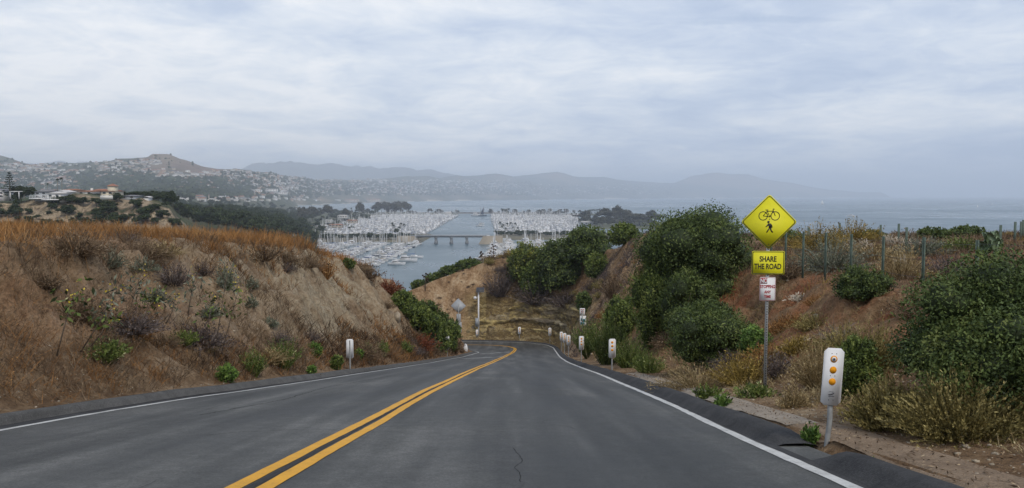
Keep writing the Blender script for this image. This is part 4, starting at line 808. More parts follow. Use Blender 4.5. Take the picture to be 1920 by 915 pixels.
# ------------------------------------------------------------------ land beyond: headland, coast, town hills (polar height sheet)
HW = -58.0
def zpy(py, Y): return float(P(960, py, Y)[2])
def col(px, ents):
    out = []
    for Y, q in ents: out.append((Y, zpy(q, Y) if q > 0 else float(q)))
    return px, np.array(out)
COLS = [
 col(-900, [(170, -45), (300, -40), (325, -20), (345, -6), (500, -8), (800, -20), (1500, 384), (2500, 366), (3500, 330), (4500, 300), (6000, 300), (9000, 330), (14000, 350), (26000, 366)]),
 col(-200, [(170, -45), (300, -40), (322, 425), (344, 373.5), (450, 373), (700, 392), (1500, 384), (2500, 366), (3300, 338), (4200, 296), (5500, 300), (9000, 330), (14000, 350), (26000, 366)]),
 col(0, [(170, -45), (300, -42), (322, 425), (344, 373.5), (450, 373), (700, 390), (1500, 384), (2300, 366), (3000, 342), (3700, 314), (4400, 291), (5200, 300), (9000, 330), (14000, 350), (26000, 366)]),
 col(60, [(170, -45), (300, -42), (322, 425), (344, 373.5), (450, 373), (700, 390), (1500, 384), (2300, 366), (3000, 345), (3600, 322), (4100, 305.5), (5200, 315), (9000, 335), (14000, 350), (26000, 366)]),
 col(130, [(170, -45), (300, -42), (322, 425), (344, 373.5), (450, 373), (700, 390), (1500, 384), (2300, 368), (3000, 350), (3700, 325), (4300, 305), (5200, 315), (9000, 335), (14000, 350), (26000, 366)]),
 col(180, [(170, -45), (300, -42), (322, 425), (344, 373.5), (450, 373), (700, 390), (1500, 384), (2300, 368), (3000, 345), (3600, 322), (4200, 305), (5200, 315), (9000, 335), (14000, 350), (26000, 366)]),
 col(225, [(170, -45), (300, -42), (322, 425), (344, 373.5), (450, 373), (700, 390), (1500, 382), (2300, 366), (3000, 340), (3600, 310), (4000, 298), (5000, 312), (9000, 335), (14000, 350), (26000, 366)]),
 col(278, [(170, -45), (300, -42), (322, 428), (344, 375), (450, 376), (700, 392), (1500, 384), (2300, 364), (3000, 340), (3600, 314), (3950, 297), (5000, 314), (9000, 335), (14000, 350), (26000, 366)]),
 col(289, [(170, -45), (300, -42), (322, 428), (344, 377), (450, 378), (700, 393), (1500, 384), (2300, 364), (3000, 340), (3600, 314), (3950, 291), (5000, 314), (9000, 335), (14000, 350), (26000, 366)]),
 col(316, [(170, -45), (300, -42), (324, 430), (345, 388), (450, 392), (700, 400), (1500, 388), (2300, 364), (3000, 340), (3600, 314), (3950, 291.5), (5000, 314), (9000, 335), (14000, 350), (26000, 366)]),
 col(345, [(170, -45), (300, -44), (330, 445), (360, 420), (500, 412), (800, 408), (1500, 392), (2300, 366), (3000, 342), (3600, 318), (3950, 301), (5000, 314), (9000, 335), (14000, 350), (26000, 366)]),
 col(385, [(170, -45), (300, -46), (400, 455), (600, 425), (900, 412), (1500, 396), (2300, 372), (3000, 350), (3600, 330), (4000, 314), (5000, 322), (9000, 335), (14000, 350), (26000, 366)]),
 col(450, [(170, -45), (300, -48), (500, 440), (800, 420), (1200, 408), (1800, 397), (2600, 380), (3200, 366), (3700, 345), (4300, 318), (5000, 322), (9000, 338), (14000, 350), (26000, 366)]),
 col(510, [(170, -45), (300, -50), (600, 446), (900, 428), (1300, 412), (2200, 398), (3000, 384), (3500, 366), (4100, 345), (4700, 321), (6000, 328), (9000, 340), (14000, 350), (26000, 366)]),
 col(560, [(170, -50), (300, -55), (700, 458), (950, 436), (1200, -57.5), (2000, -57.5), (2750, -58), (2800, -63), (4500, -63), (4600, -58), (4720, 372), (5000, 360), (5400, 342), (5900, 332), (7000, 334), (9000, 340), (14000, 350), (26000, 366)]),
 col(610, [(170, -56), (300, -62), (900, -63), (1100, -60.5), (1180, -57.5), (2700, -57.5), (2750, -63), (5200, -63), (5300, -58), (5450, 369), (6000, 358), (6600, 345), (7300, 337), (8500, 337), (12000, 348), (18000, 360), (26000, 366)]),
 col(660, [(170, -60), (300, -63), (1300, -63), (1350, -57.5), (2650, -57.5), (2700, -63), (5750, -63), (5850, -58), (6050, 367), (6600, 357), (7300, 346), (8100, 338), (9000, 339), (12000, 345), (18000, 360), (26000, 366)]),
 col(700, [(170, -60), (300, -63), (1900, -63), (1950, -57.5), (2650, -57.5), (2700, -63), (6200, -63), (6350, -58), (6600, 366), (7200, 356), (8000, 345), (8900, 336), (10000, 338), (12000, 342), (18000, 360), (26000, 366)]),
 col(765, [(170, -60), (300, -63), (2000, -63), (2050, -57.5), (2600, -57.5), (2650, -63), (7000, -63), (7150, -58), (7400, 366), (8200, 354), (9000, 342), (9800, 331), (11000, 333), (13000, 340), (18000, 360), (26000, 366)]),
 col(800, [(170, -60), (300, -63), (7400, -63), (7550, -58), (7800, 365), (8600, 353), (9500, 342), (10300, 330), (11000, 334), (13000, 340), (18000, 360), (26000, 366)]),
 col(860, [(170, -60), (300, -63), (8300, -63), (8450, -58), (8750, 364), (9600, 352), (10500, 341), (11300, 327), (13000, 334), (18000, 360), (26000, 366)]),
 col(930, [(170, -60), (300, -63), (9300, -63), (9450, -58), (9800, 364), (10500, 353), (11500, 342), (12400, 325), (14000, 332), (18000, 358), (26000, 366)]),
 col(1040, [(170, -60), (300, -63), (11000, -63), (11200, -58), (11600, 364), (12300, 353), (13200, 340), (14000, 323), (15500, 330), (18000, 355), (26000, 366)]),
 col(1130, [(170, -60), (300, -63), (12300, -63), (12500, -58), (12900, 364), (13600, 355), (14500, 345), (15500, 331), (17000, 336), (20000, 355), (26000, 366)]),
 col(1220, [(170, -60), (300, -63), (13500, -63), (13700, -58), (14100, 364), (15000, 357), (16000, 348), (17000, 340), (20000, 350), (26000, 366)]),
 col(1262, [(170, -60), (300, -63), (14100, -63), (14300, -58), (14700, 364), (15500, 357), (16500, 350), (17300, 343), (20000, 350), (26000, 366)]),
 col(1302, [(170, -60), (300, -63), (14600, -63), (14800, -58), (15200, 364), (16000, 355), (16700, 346), (17300, 328), (20000, 345), (26000, 366)]),
 col(1345, [(170, -60), (300, -63), (15000, -63), (15200, -58), (15600, 364), (16300, 355), (16900, 344), (17300, 321.5), (20000, 345), (26000, 366)]),
 col(1400, [(170, -60), (300, -63), (15500, -63), (15700, -58), (16100, 364), (16800, 356), (17300, 346), (17600, 325.5), (20000, 345), (26000, 366)]),
 col(1480, [(170, -60), (300, -63), (16300, -63), (16500, -58), (16900, 364), (17600, 357), (18200, 341), (20000, 352), (26000, 367)]),
 col(1560, [(170, -60), (300, -63), (17300, -63), (17500, -58), (17900, 365), (18600, 355.5), (20000, 359), (26000, 367.5)]),
 col(1650, [(170, -60), (300, -63), (18500, -63), (18700, -60), (19100, 365), (19500, 361.5), (21000, 365), (26000, -63)]),
 col(1670, [(170, -60), (300, -63), (26000, -63)]), col(2400, [(170, -60), (300, -63), (26000, -63)])]
_FY = np.exp(np.linspace(math.log(170), math.log(26000), 420)); _cp = np.array([c[0] for c in COLS])
_CZ = np.array([np.interp(np.log(_FY), np.log(c[1][:, 0]), c[1][:, 1]) for c in COLS])
def far_z(px, Y):
    px = np.asarray(px, float); Y = np.asarray(Y, float); fy = np.interp(np.log(Y), np.log(_FY), np.arange(len(_FY))); j = np.minimum(fy.astype(int), len(_FY)-2); f = fy-j
    i = np.clip(np.searchsorted(_cp, px)-1, 0, len(_cp)-2); t = np.clip((px-_cp[i])/(_cp[i+1]-_cp[i]), 0, 1); t = t*t*(3-2*t)*.5+t*.5
    z = (_CZ[i, j]*(1-f)+_CZ[i, j+1]*f)*(1-t)+(_CZ[i+1, j]*(1-f)+_CZ[i+1, j+1]*f)*t
    x = (px-960)/1422.8*Y; up = sstep(-57, -45, z)
    n = fbm(x/(Y*.09), np.log(Y)*9, 71, 5)*Y*.0065+fbm(x/260, Y/260, 72, 4)*22*sstep(1500, 3000, Y)+fbm(x/30, Y/30, 73, 4)*9*sstep(900, 500, Y)
    gulch = (np.abs(fbm(x/18, Y/60, 75, 3))**.6)*-11*(sstep(315, 330, Y)*(1-sstep(346, 352, Y)))
    return z+n*up*.8+gulch
def X_of(px, Y): return (px-960)/1422.8*Y
fpx = np.concatenate([np.arange(-900, -200, 20), np.arange(-200, 900, 3.0), np.arange(900, 1680, 5), [1700, 1900, 2400]])
FP, FYm = np.meshgrid(fpx, _FY); Zf = far_z(FP, FYm); Xf = X_of(FP, FYm)
def M_far():
    m, nt, b = mat_base('coastal_hills', .95, .1); p = worldpos(nt)
    A = lambda n: N(nt, 'ShaderNodeAttribute', attribute_name=n).outputs['Fac']
    n1 = noise(nt, .0045, 6, .62, p); n2 = noise(nt, .02, 5, .65, p); n3 = noise(nt, .09, 5, .7, p)
    c = ramp(nt, mth(nt, 'ADD', mth(nt, 'MULTIPLY', n1, .5), mth(nt, 'MULTIPLY', n2, .5)), [(.36, (.035, .046, .025)), (.47, (.058, .070, .038)), (.55, (.10, .095, .055)), (.64, (.17, .14, .09))])
    c = mixc(nt, A('bare'), c, ramp(nt, n2, [(.35, (.12, .085, .065)), (.65, (.20, .145, .105))]))
    cl = ramp(nt, n3, [(.36, (.05, .055, .03)), (.45, (.16, .12, .08)), (.52, (.32, .255, .175)), (.58, (.12, .095, .06)), (.66, (.36, .29, .20))])
    c = mixc(nt, A('cliff'), c, cl); c = mixc(nt, A('sand'), c, (.52, .46, .36)); nt.links.new(c, b.inputs['Base Color']); bump(nt, b, n3, .6, 4); return m
pxm, Ym, Zm = FP.ravel(), FYm.ravel(), Zf.ravel()
bare = sstep(240, 300, pxm)*(1-sstep(400, 470, pxm))*sstep(3200, 3700, Ym)*(1-sstep(5000, 6000, Ym))
dzdY = np.gradient(Zf, axis=0)/np.gradient(FYm, axis=0)
cliff = (sstep(.12, .3, dzdY)*((FYm > 2500) | (FYm < 360))).ravel()
sand = ((Zf > -60.5) & (Zf < -57.9) & (FYm > 2500)).ravel()*1.0
hills = tag(link('hills', raw_mesh('hills', np.c_[Xf.ravel(), Ym, Zm], grid_faces(len(_FY), len(fpx)), M_far(), smooth=True, attr={'bare': ('POINT', bare), 'cliff': ('POINT', cliff), 'sand': ('POINT', sand)})), kind='structure')
# distant mountain range
def mount(name, prof, Y0, depth):
    pr = np.array(prof, float); pxs = np.arange(pr[0, 0], pr[-1, 0]+1, 4.); top = np.interp(pxs, pr[:, 0], pr[:, 1])+fbm(pxs*.03, pxs*0, 91, 4)*5; rows = 16; V = np.zeros((rows, len(pxs), 3))
    for i in range(rows):
        t = i/(rows-1); u = 1-abs(t-.5)*2; Y = Y0+depth*(t-.5)*2; zt = (366-top)/1422*Y0
        V[i, :, 0] = X_of(pxs, Y); V[i, :, 1] = Y+fbm(pxs*.05, pxs*0+i, 92)*500; V[i, :, 2] = -62+(zt+62)*u**.8*(1+.25*fbm(pxs*.05+i*.2, pxs*0+i*.6, 93, 3)*(u < .99))
    return tag(link(name, raw_mesh(name, V.reshape(-1, 3), grid_faces(rows, len(pxs)), MTN, smooth=True)), kind='structure')
MTN = M_plain('mountain_scrub', (.07, .075, .06), .95, .05, .3, .0004)
mount('mountains_middle', [(425, 366), (455, 314), (480, 306), (530, 301), (570, 304), (610, 302), (650, 307), (700, 310), (760, 314), (810, 319), (860, 327), (900, 345), (930, 366)], 15500, 2200)
mount('mountains_left', [(20, 366), (50, 304), (90, 301), (120, 302), (150, 299.5), (180, 303), (215, 312), (240, 366)], 15500, 1500)

_scanY = np.exp(np.linspace(math.log(330), math.log(20000), 700))
def fhit(px, py):
    z = far_z(np.full(len(_scanY), px), _scanY); rz = -(py-366)/1422.8*_scanY; i = np.where((rz <= z) & (z > -59))[0]
    if not len(i): return None
    Y = _scanY[i[0]]; return np.array([X_of(px, Y), Y, z[i[0]]])
# ------------------------------------------------------------------ houses of the town
WALLW = M_plain('white_stucco', (.60, .58, .54), .85, .2, .08, .3); WALLT = M_plain('tan_stucco', (.46, .39, .31), .85, .2, .1, .3); WALLG = M_plain('grey_siding', (.34, .36, .38), .8, .2, .1, .3)
ROOFR = M_plain('terracotta_roof', (.30, .15, .10), .85, .2, .2, .6); ROOFG = M_plain('grey_roof', (.20, .20, .21), .85, .2, .2, .6); ROOFP = M_plain('pale_roof', (.50, .48, .46), .8, .2, .1, .6)
GLASS = M_plain('window_glass', (.03, .04, .05), .15, .6, .1, 1); TRIM = M_plain('white_trim', (.72, .71, .69), .6, .3, .05, 1)
def house_mesh(L, W, H, wall, roof, seed, hip=False):
    mb = MB(); mb.box((0, 0, H/2-2), (L, W, H+4), wall); o = .5; rh = W*.22
    a = L/2+o; b = W/2+o; rr = a-(W*.45 if hip else 0)
    mb.add([(-a, -b, H), (a, -b, H), (a, b, H), (-a, b, H), (-rr, 0, H+rh), (rr, 0, H+rh)], [(0, 1, 5, 4), (2, 3, 4, 5), (1, 2, 5), (3, 0, 4), (3, 2, 1, 0)], roof)
    r = random.Random(seed)
    if L > 12: mb.box((L*.22, -W*.5, H*.36-1), (L*.4, W*.5, H*.72+2), wall); mb.box((L*.22, -W*.52, H*.75), (L*.44, W*.58, .35), roof)
    n = int(L/3.2)
    for k in range(n):
        for z in ((H*.3, H*.72) if H > 5 else (H*.45,)):
            if r.random() < .75: mb.box((-L/2+L*(k+.6)/n, -W/2-.02 if not (L > 12 and k > n*.5 and z < H*.7) else -W*.75-.03, z), (1.7, .1, 1.3), GLASS)
    return mb
kinds = []
for i, (L, W, H, wl, rf, hip) in enumerate([(17, 11, 6, WALLW, ROOFR, 1), (20, 12, 6.5, WALLT, ROOFG, 1), (15, 11, 5.5, WALLW, ROOFP, 0), (23, 12, 6, WALLW, ROOFG, 0), (16, 12, 7, WALLT, ROOFR, 0), (18, 10, 6, TRIM, ROOFP, 1)]):
    kinds.append(house_mesh(L, W, H, wl, rf, i, hip).mesh('house'))
random.seed(21); cand = []
zones = [((0, 150), (308, 345), 300, 'on the left hillside'), ((0, 150), (345, 362), 50, 'below the left hillside'), ((150, 260), (312, 325), 30, 'on the left hillside'), ((180, 330), (303, 352), 230, 'below the flat-topped hill'), ((330, 470), (322, 352), 260, 'below the flat-topped hill'),
         ((420, 560), (318, 352), 420, 'on the ridge left of the bay'), ((520, 720), (333, 362), 700, 'above the bay cliffs'), ((700, 960), (338, 364), 640, 'along the far bay'), ((600, 760), (360, 367), 70, 'along the cliff edge'), ((960, 1250), (345, 366), 220, 'along the far bay'), ((330, 600), (350, 378), 330, 'between the flat-topped hill and the bay'), ((0, 330), (345, 372), 120, 'below the left hillside'), ((240, 300), (300, 310), 16, 'below the flat-topped hill')]
for (xa, xb), (ya, yb), n, wh in zones:
    for k in range(n):
        px = random.uniform(xa, xb); py = random.uniform(ya, yb)
        if vnoise(px*.06, py*.22, 55) < .42 and random.random() < .75: continue
        h = fhit(px, py)
        if h is None or h[1] < 1300 or 300 < px < 400 and py < 318: continue
        cand.append((h[1], px, py, tuple(h), wh))
cand.sort(); rest = []
WHERE = {}
for i, (Y, px, py, h, wh) in enumerate(cand):
    kmesh = kinds[random.randrange(6)]; s = random.uniform(.8, 1.25)*(1+.25*sstep(5000, 9000, Y)); rz = random.uniform(-.5, .5)
    if i < 290:
        o = link('hillside_house', kmesh, None, h, rz); o.scale = (s, s, s)
        tag(o, 'small pale house among trees %s' % wh, 'house', 'small pale houses %s' % wh)
    else: rest.append((kmesh, h, s, rz))
def bake(name, items, label, cat_):
    parts = {}; V = []; Fl = []; mi = []; mats = []; off = 0
    cache = {}
    for me, loc, s, rz in items:
        if me.name not in cache:
            a = np.zeros(len(me.vertices)*3, np.float32); me.vertices.foreach_get('co', a); cache[me.name] = (a.reshape(-1, 3), [tuple(p.vertices) for p in me.polygons], [me.materials[p.material_index] for p in me.polygons])
        a, fs, ms = cache[me.name]; c, sn = math.cos(rz), math.sin(rz); R = np.array([[c, -sn, 0], [sn, c, 0], [0, 0, 1]]); V.append((a*s) @ R.T+np.array(loc))
        for f, m in zip(fs, ms):
            Fl.append(tuple(q+off for q in f))
            if m not in mats: mats.append(m)
            mi.append(mats.index(m))
        off += len(a)
    return tag(link(name, raw_mesh(name, np.concatenate(V), Fl, mats, mi)), label, cat_, kind='stuff')
bake('distant_houses', rest, 'mass of tiny distant houses over the hills round the bay', 'houses')
def bake_leaf(name, items, label, cat_):
    cache = {}; parts = []
    for me, loc, s, rz in items:
        if me.name not in cache:
            a = np.zeros(len(me.vertices)*3, np.float32); me.vertices.foreach_get('co', a); q = np.zeros(len(me.polygons)*4, np.int32); me.polygons.foreach_get('vertices', q); v = np.zeros(len(me.polygons), np.float32); me.attributes['v'].data.foreach_get('value', v)
            a = a.reshape(-1, 3); q = q.reshape(-1, 4); keep = np.arange(len(q)) % 3 != 1; cache[me.name] = (a, q[keep], v[keep])
        a, q, v = cache[me.name]; c, sn = math.cos(rz), math.sin(rz); R = np.array([[c, -sn, 0], [sn, c, 0], [0, 0, 1]]); parts.append(((a*s) @ R.T+np.array(loc), q, v))
    V, Fc, v = cat(parts); return tag(link(name, raw_mesh(name, V, Fc, CROWN, attr={'v': ('FACE', v)})), label, cat_, kind='stuff')
# tree cover of the town
TOWNT = M_leaf('distant_tree_crowns', [(0, (.020, .028, .015)), (.5, (.042, .056, .028)), (1, (.085, .10, .05))], .95, .05)
r = np.random.default_rng(77); parts = []
for (xa, xb, ya, yb, n, sz) in [(0, 600, 325, 372, 3400, 7), (150, 470, 336, 372, 1900, 9), (560, 1000, 342, 367, 1500, 10), (0, 300, 300, 345, 500, 6), (290, 420, 291, 318, 26, 5), (1000, 1260, 350, 367, 400, 12), (1030, 1060, 322, 325, 9, 18)]:
    for k in range(n):
        px = xa+(xb-xa)*r.random(); py = ya+(yb-ya)*r.random(); h = fhit(px, py)
        if h is None or h[1] < 1000 or (290 < px < 415 and py < 335 and n != 26): continue
        s = sz*(.5+r.random()); parts.append(blob(h+np.array([0, 0, s*.4]), np.array([s, s, s*(.7+.4*r.random())]), float(np.clip(r.normal(.45, .2), 0, 1)), r, 6, 4, .2))
V, Fc, v = cat(parts); tag(link('town_trees', raw_mesh('town_trees', V, Fc, TOWNT, attr={'v': ('FACE', v)})), 'tree cover between the houses of the far hills', 'trees', kind='stuff')

# ------------------------------------------------------------------ long buildings
def block(name, px0, px1, py, hpx, label, wall, roof, nwin, floors=2, Y=None, group=None, depth=14, cat_='building', rz=0):
    h0 = fhit((px0+px1)/2, py)
    Y_ = Y or h0[1]; zb = -(py-366)/1422.8*Y_ if Y else h0[2]; L = (px1-px0)/1422.8*Y_; H = hpx/1422.8*Y_
    root = empty(name, (X_of((px0+px1)/2, Y_), Y_, zb), rz, label, cat_, group)
    mb = MB(); mb.box((0, depth/2, H*.43-3), (L, depth, H*.86+6), wall)
    mb.build('wall', None, root); mr = MB(); o = 1
    mr.add([(-L/2-o, -o, H*.86), (L/2+o, -o, H*.86), (L/2+o, depth+o, H*.86), (-L/2-o, depth+o, H*.86), (-L/2+2, depth/2, H), (L/2-2, depth/2, H)], [(0, 1, 5, 4), (2, 3, 4, 5), (1, 2, 5), (3, 0, 4), (3, 2, 1, 0)], roof); mr.build('roof', None, root)
    for f in range(floors):
        for k in range(nwin):
            m = MB(); wd = L/nwin*.5; hh = H*.86/floors*.5; m.box((-L/2+L*(k+.5)/nwin, -.03, H*.86*(f+.5)/floors), (wd, .12, hh), GLASS); m.build('window', None, root)
    return root
G_ = 'long white terraced blocks on the cliff top left of the bay'
for i, q in enumerate([(392, 432, 373, 5.5, 'left block of the lowest row of white terraces'), (436, 478, 371.5, 5.5, 'right block of the lowest row of white terraces'), (391, 418, 367.5, 5, 'left block of the middle row of white terraces'), (422, 458, 366, 5.5, 'right block of the middle row of white terraces'),
                       (413, 448, 361.5, 4.5, 'white block of the third terrace row'), (398, 409, 362.5, 4, 'short white block at the left end of the third terrace row'), (465, 490, 360.5, 5, 'white block on the upper terrace row'), (497, 520, 359.5, 6, 'tallest white block right on the upper terrace row'), (488, 512, 366.5, 4, 'white block under the tallest terrace block'), (512, 538, 363.5, 4, 'rightmost white block near the cliff edge')]):
    block('terraced_block', *q[:4], q[4], TRIM, ROOFG if i % 2 else ROOFP, 8, 2, Y=3300+i*25, group=G_)
for i, q in enumerate([(560, 592, 380, 7, 'long white hotel on the beach, leftmost of the beachfront row', TRIM, ROOFG), (621, 637, 380, 6, 'white gabled beach building second in the beachfront row', WALLW, ROOFP), (646, 672, 380, 6.5, 'beachfront building with red roof, third in the row', WALLT, ROOFR), (686, 712, 379.5, 6.5, 'red-roofed beachfront building, rightmost of the row', WALLT, ROOFR)]):
    block('beach_building', *q[:4], q[4], q[5], q[6], 9, 3, Y=[5000, 5500, 5800, 6250][i], depth=30, group='long buildings along the beach')

# ------------------------------------------------------------------ trees of middle distance
CROWN = M_leaf('tree_crown', [(0, (.014, .02, .010)), (.4, (.032, .046, .020)), (.8, (.075, .095, .038)), (1, (.12, .13, .06))], .9, .1)
CROWN2 = M_leaf('eucalyptus_crown', [(0, (.022, .022, .014)), (.4, (.05, .05, .032)), (.8, (.095, .092, .06)), (1, (.13, .12, .08))], .9, .1)
def tree_mesh(seed, mat, w=1, h=1, n=520, size=.09, bottom=.28, lobes=9, flat=.5):
    r = np.random.default_rng(seed); parts = []
    C = np.c_[r.normal(size=lobes)*.2*w, r.normal(size=lobes)*.2*w, bottom+(1-bottom)*(.25+.6*r.random(lobes))*h]
    for c in C:
        rad = np.array([.22*w, .22*w, .17*h*(flat+.5)])*(.7+.6*r.random()); q = rdir(n//lobes, r, .2); vb = .2+.45*r.random()
        parts.append(leaves(c+q*rad*(.75+.35*r.random((len(q), 1))), q, size, np.clip(vb+.15*r.normal(size=len(q)), 0, 1), r, .7)); parts.append(blob(c, rad*.72, .15, r, 7, 5, .2))
    V, Fc, v = cat(parts); return raw_mesh('crown', V, Fc, mat, attr={'v': ('FACE', v)})
def trunk_mesh(top=.6, rad=.02, br=3, seed=0):
    mb = MB(); mb.tube([(0, 0, -.05), (.02, .01, top*.5), (0, .02, top)], [rad, rad*.8, rad*.5], 6); r = random.Random(seed)
    for k in range(br): a = r.random()*6.28; mb.tube([(0, .01, top*(.55+.1*k)), (.18*math.cos(a), .18*math.sin(a), top*(.95+.1*k))], [rad*.5, rad*.2], 4)
    return mb.mesh('trunk', BARK)
TK = [(tree_mesh(400+i, CROWN, 1, 1), trunk_mesh(seed=i)) for i in range(4)]
EK = [(tree_mesh(420+i, CROWN2, .85, 1, lobes=11, bottom=.3, n=700, size=.075), trunk_mesh(.7, .018, 4, i)) for i in range(4)]
UM = [(tree_mesh(440+i, CROWN2, 1.5, .9, lobes=8, bottom=.62, flat=.1, size=.08), trunk_mesh(.8, .02, 4, i)) for i in range(2)]
def tree(loc, h, kind, label, group=None, wd=1.0, name='tree', cat_='tree'):
    cm, tm = kind[random.randrange(len(kind))]; root = empty(name, tuple(loc), random.random()*6.28, label, cat_, group); root.scale = (h*wd, h*wd, h)
    link('crown', cm, root); link('trunk', tm, root); return root
def tree_px(px, pytop, Y, kind, label, group=None, zb=None, wpx=None, name='tree'):
    z0 = float(far_z([px], [Y])[0]) if zb is None else zb; h = -(pytop-366)/1422.8*Y-z0
    return tree((X_of(px, Y), Y, z0), h, kind, label, group, 1.0 if wpx is None else (wpx/1422.8*Y)/(h*.85), name)
random.seed(31)
woodrest = []
for k in range(620):           # wooded slope behind the left crest
    px = random.uniform(325, 590); Y = 520*math.exp(random.random()*1.15)
    if Y > 1050 and px > 560: continue
    z0 = float(far_z([px], [Y])[0]); h = random.uniform(8, 15)*(1+.2*(Y > 900))
    if -(z0+h)*1422.8/Y+366 < 384+max(0, px-430)*.05: h = max(5, h*.6)
    if k < 130: tree((X_of(px, Y), Y, z0), h, TK if random.random() < .75 else EK, 'dark green tree in the wood behind the left grass crest', 'trees of the wooded slope behind the left crest', random.uniform(.8, 1.2))
    else: woodrest.append((random.choice(TK+EK)[0], (X_of(px, Y), Y, z0), h*1.05, random.random()*6))
for k in range(420):           # the wood goes on down to the bay
    px = random.uniform(150, 600); Y = random.uniform(1050, 2700) if px > 330 else random.uniform(900, 2300)
    z0 = float(far_z([px], [Y])[0])
    if z0 < -59: continue
    woodrest.append((random.choice(TK)[0], (X_of(px, Y), Y, z0), random.uniform(9, 18), random.random()*6))
for k in range(60):            # trees on the harbour land
    px = random.uniform(560, 720); Y = random.uniform(1250, 2300)
    if px > 640 and Y < 1500: continue
    if px > 700 and Y < 2100: continue
    tree((X_of(px, Y), Y, -57.6), random.uniform(9, 17), TK, 'green park tree on the land behind the left marina', 'park trees behind the left marina', random.uniform(.9, 1.3))
for q in [(735, 381, 2350, 34, 'left half of'), (715, 379, 2380, 30, 'middle of'), (752, 378, 2360, 32, 'right half of'), (706, 385, 2330, 20, 'left edge of'), (744, 383, 2300, 30, 'front of'), (762, 383, 2340, 18, 'right edge of'), (724, 384, 2300, 30, 'front left of')]:
    tree_px(q[0], q[1], q[2], EK, 'tall eucalyptus forming the %s the big dark grove on the harbour' % q[4], 'eucalyptus grove on the left harbour side', -57.6, q[3], 'eucalyptus_tree')
for q in [(674, 380.5, 2100, 20, 'tall round eucalyptus standing alone left of the big grove'), (614, 385, 1900, 26, 'round grey tree against the bay left of the lone eucalyptus'), (585, 388, 1700, 26, 'spreading tree at the left end of the harbour trees'), (565, 386, 1500, 22, 'open-crowned tree above the beach at the left'), (648, 392, 1700, 20, 'low round tree between two taller ones on the harbour land')]:
    tree_px(q[0], q[1], q[2], EK, q[4], None, None, q[3], 'eucalyptus_tree')
bake_leaf('distant_wood', woodrest, 'dark wood covering the slope between the left crest and the bay', 'wood')
# right harbour trees
zb = -57.6
for i, q in enumerate([(995, 402, 2150, 26), (1012, 398, 2150, 24), (1035, 399, 2150, 20), (1048, 396, 2150, 22), (1062, 401, 2150, 18)]):
    tree_px(q[0], q[1], q[2], UM, ['leftmost', 'second', 'third', 'fourth and tallest', 'rightmost'][i]+' umbrella-crowned tree behind the right marina', 'umbrella-crowned trees behind the right marina', zb, q[3])
for i, q in enumerate([(1085, 402, 1700, 26), (1100, 395, 1750, 30), (1135, 391, 1650, 30), (1150, 396, 1600, 34), (1158, 386, 1700, 22), (1172, 395, 1600, 34), (1190, 400, 1550, 36), (1205, 403, 1550, 34), (1222, 395, 1700, 26), (1232, 402, 1600, 26), (1120, 408, 1500, 30), (1165, 410, 1450, 50), (1200, 412, 1450, 50)]):
    tree_px(q[0], q[1], q[2], EK if i % 3 else UM, 'dark tree of the grove behind the right crest, number %s from its left end' % ['one', 'two', 'three', 'four', 'five', 'six', 'seven', 'eight', 'nine', 'ten', 'eleven', 'twelve', 'thirteen'][i], 'grove behind the right crest', zb, q[3])
random.seed(12)
for k in range(34):
    Y = random.uniform(1380, 1880); px = random.uniform(1090, 1238); tree((X_of(px, Y), Y, -57.6), random.uniform(9, 15), EK, 'low dark tree filling the grove behind the right crest', 'low trees filling the grove behind the right crest', 1.4, 'grove_tree')
# palms
def palm_crown(seed, n=26, L=1.0, mat=None, up=.5):
    r = np.random.default_rng(seed); d = rdir(n, r, up); V, Fc, v = strands(np.zeros((n, 3)), d, L*(.8+.3*r.random(n)), .45, .16*L, np.clip(.3+.2*r.normal(size=n), 0, 1), r, 4, 0, .1, .3)
    Vb, Fb, vb = blob(np.zeros(3), np.array([.3, .3, .35])*L, .1, r, 6, 4, .2); return raw_mesh('fronds', np.r_[V, Vb], np.r_[Fc, Fb+len(V)], CROWN, attr={'v': ('FACE', np.r_[v, vb])})
PC = [palm_crown(500+i) for i in range(3)]; PT = MB(); PT.tube([(0, 0, -1), (.01, 0, .5), (0, 0, 1)], [.018, .013, .012], 6); PT = PT.mesh('trunk', M_plain('palm_trunk', (.24, .21, .18), .9, .1, .2, 3))
def palm(loc, h, cr, label, group=None):
    root = empty('palm_tree', tuple(loc), random.random()*6, label, 'palm tree', group); o = link('fronds', PC[random.randrange(3)], root, (0, 0, h)); o.scale = (cr, cr, cr); t_ = link('trunk', PT, root); t_.scale = (h*.9, h*.9, h); return root
def palm_px(px, pytop, Y, label, group=None, zb=-57.6, crpx=3.5, ybase=None):
    z0 = zb if zb is not None else float(far_z([px], [Y])[0]); h = -(pytop+crpx*.5-366)/1422.8*Y-z0; palm((X_of(px, Y), Y, z0), h, crpx/1422.8*Y*1.1, label, group)
for i, q in enumerate([(941, 390), (944.5, 391), (949, 392), (954, 390), (952, 395)]): palm_px(q[0], q[1], 2000, ['leftmost', 'second', 'middle', 'rightmost', 'lowest'][i]+' palm of the tall clump at the channel mouth', 'palm clump at the channel mouth')
palm_px(970, 400, 2050, 'lone palm right of the tall palm clump', crpx=3.2)
for i, q in enumerate([(937, 415), (943, 419), (951, 417), (958, 416), (966, 417), (971, 425), (941, 423), (963, 424), (948, 426)]): palm_px(q[0], q[1], 1150+12*i, 'dark palm of the row crossing the right marina island', 'palms of the right marina island', -57, 4.2)
for i, q in enumerate([(655, 424), (735, 416), (738, 420), (752, 417), (748, 424), (757, 419)]): palm_px(q[0], q[1], 1120+14*i, 'dark palm rising from the left marina island' , 'palms of the left marina island', -57, 4.6)
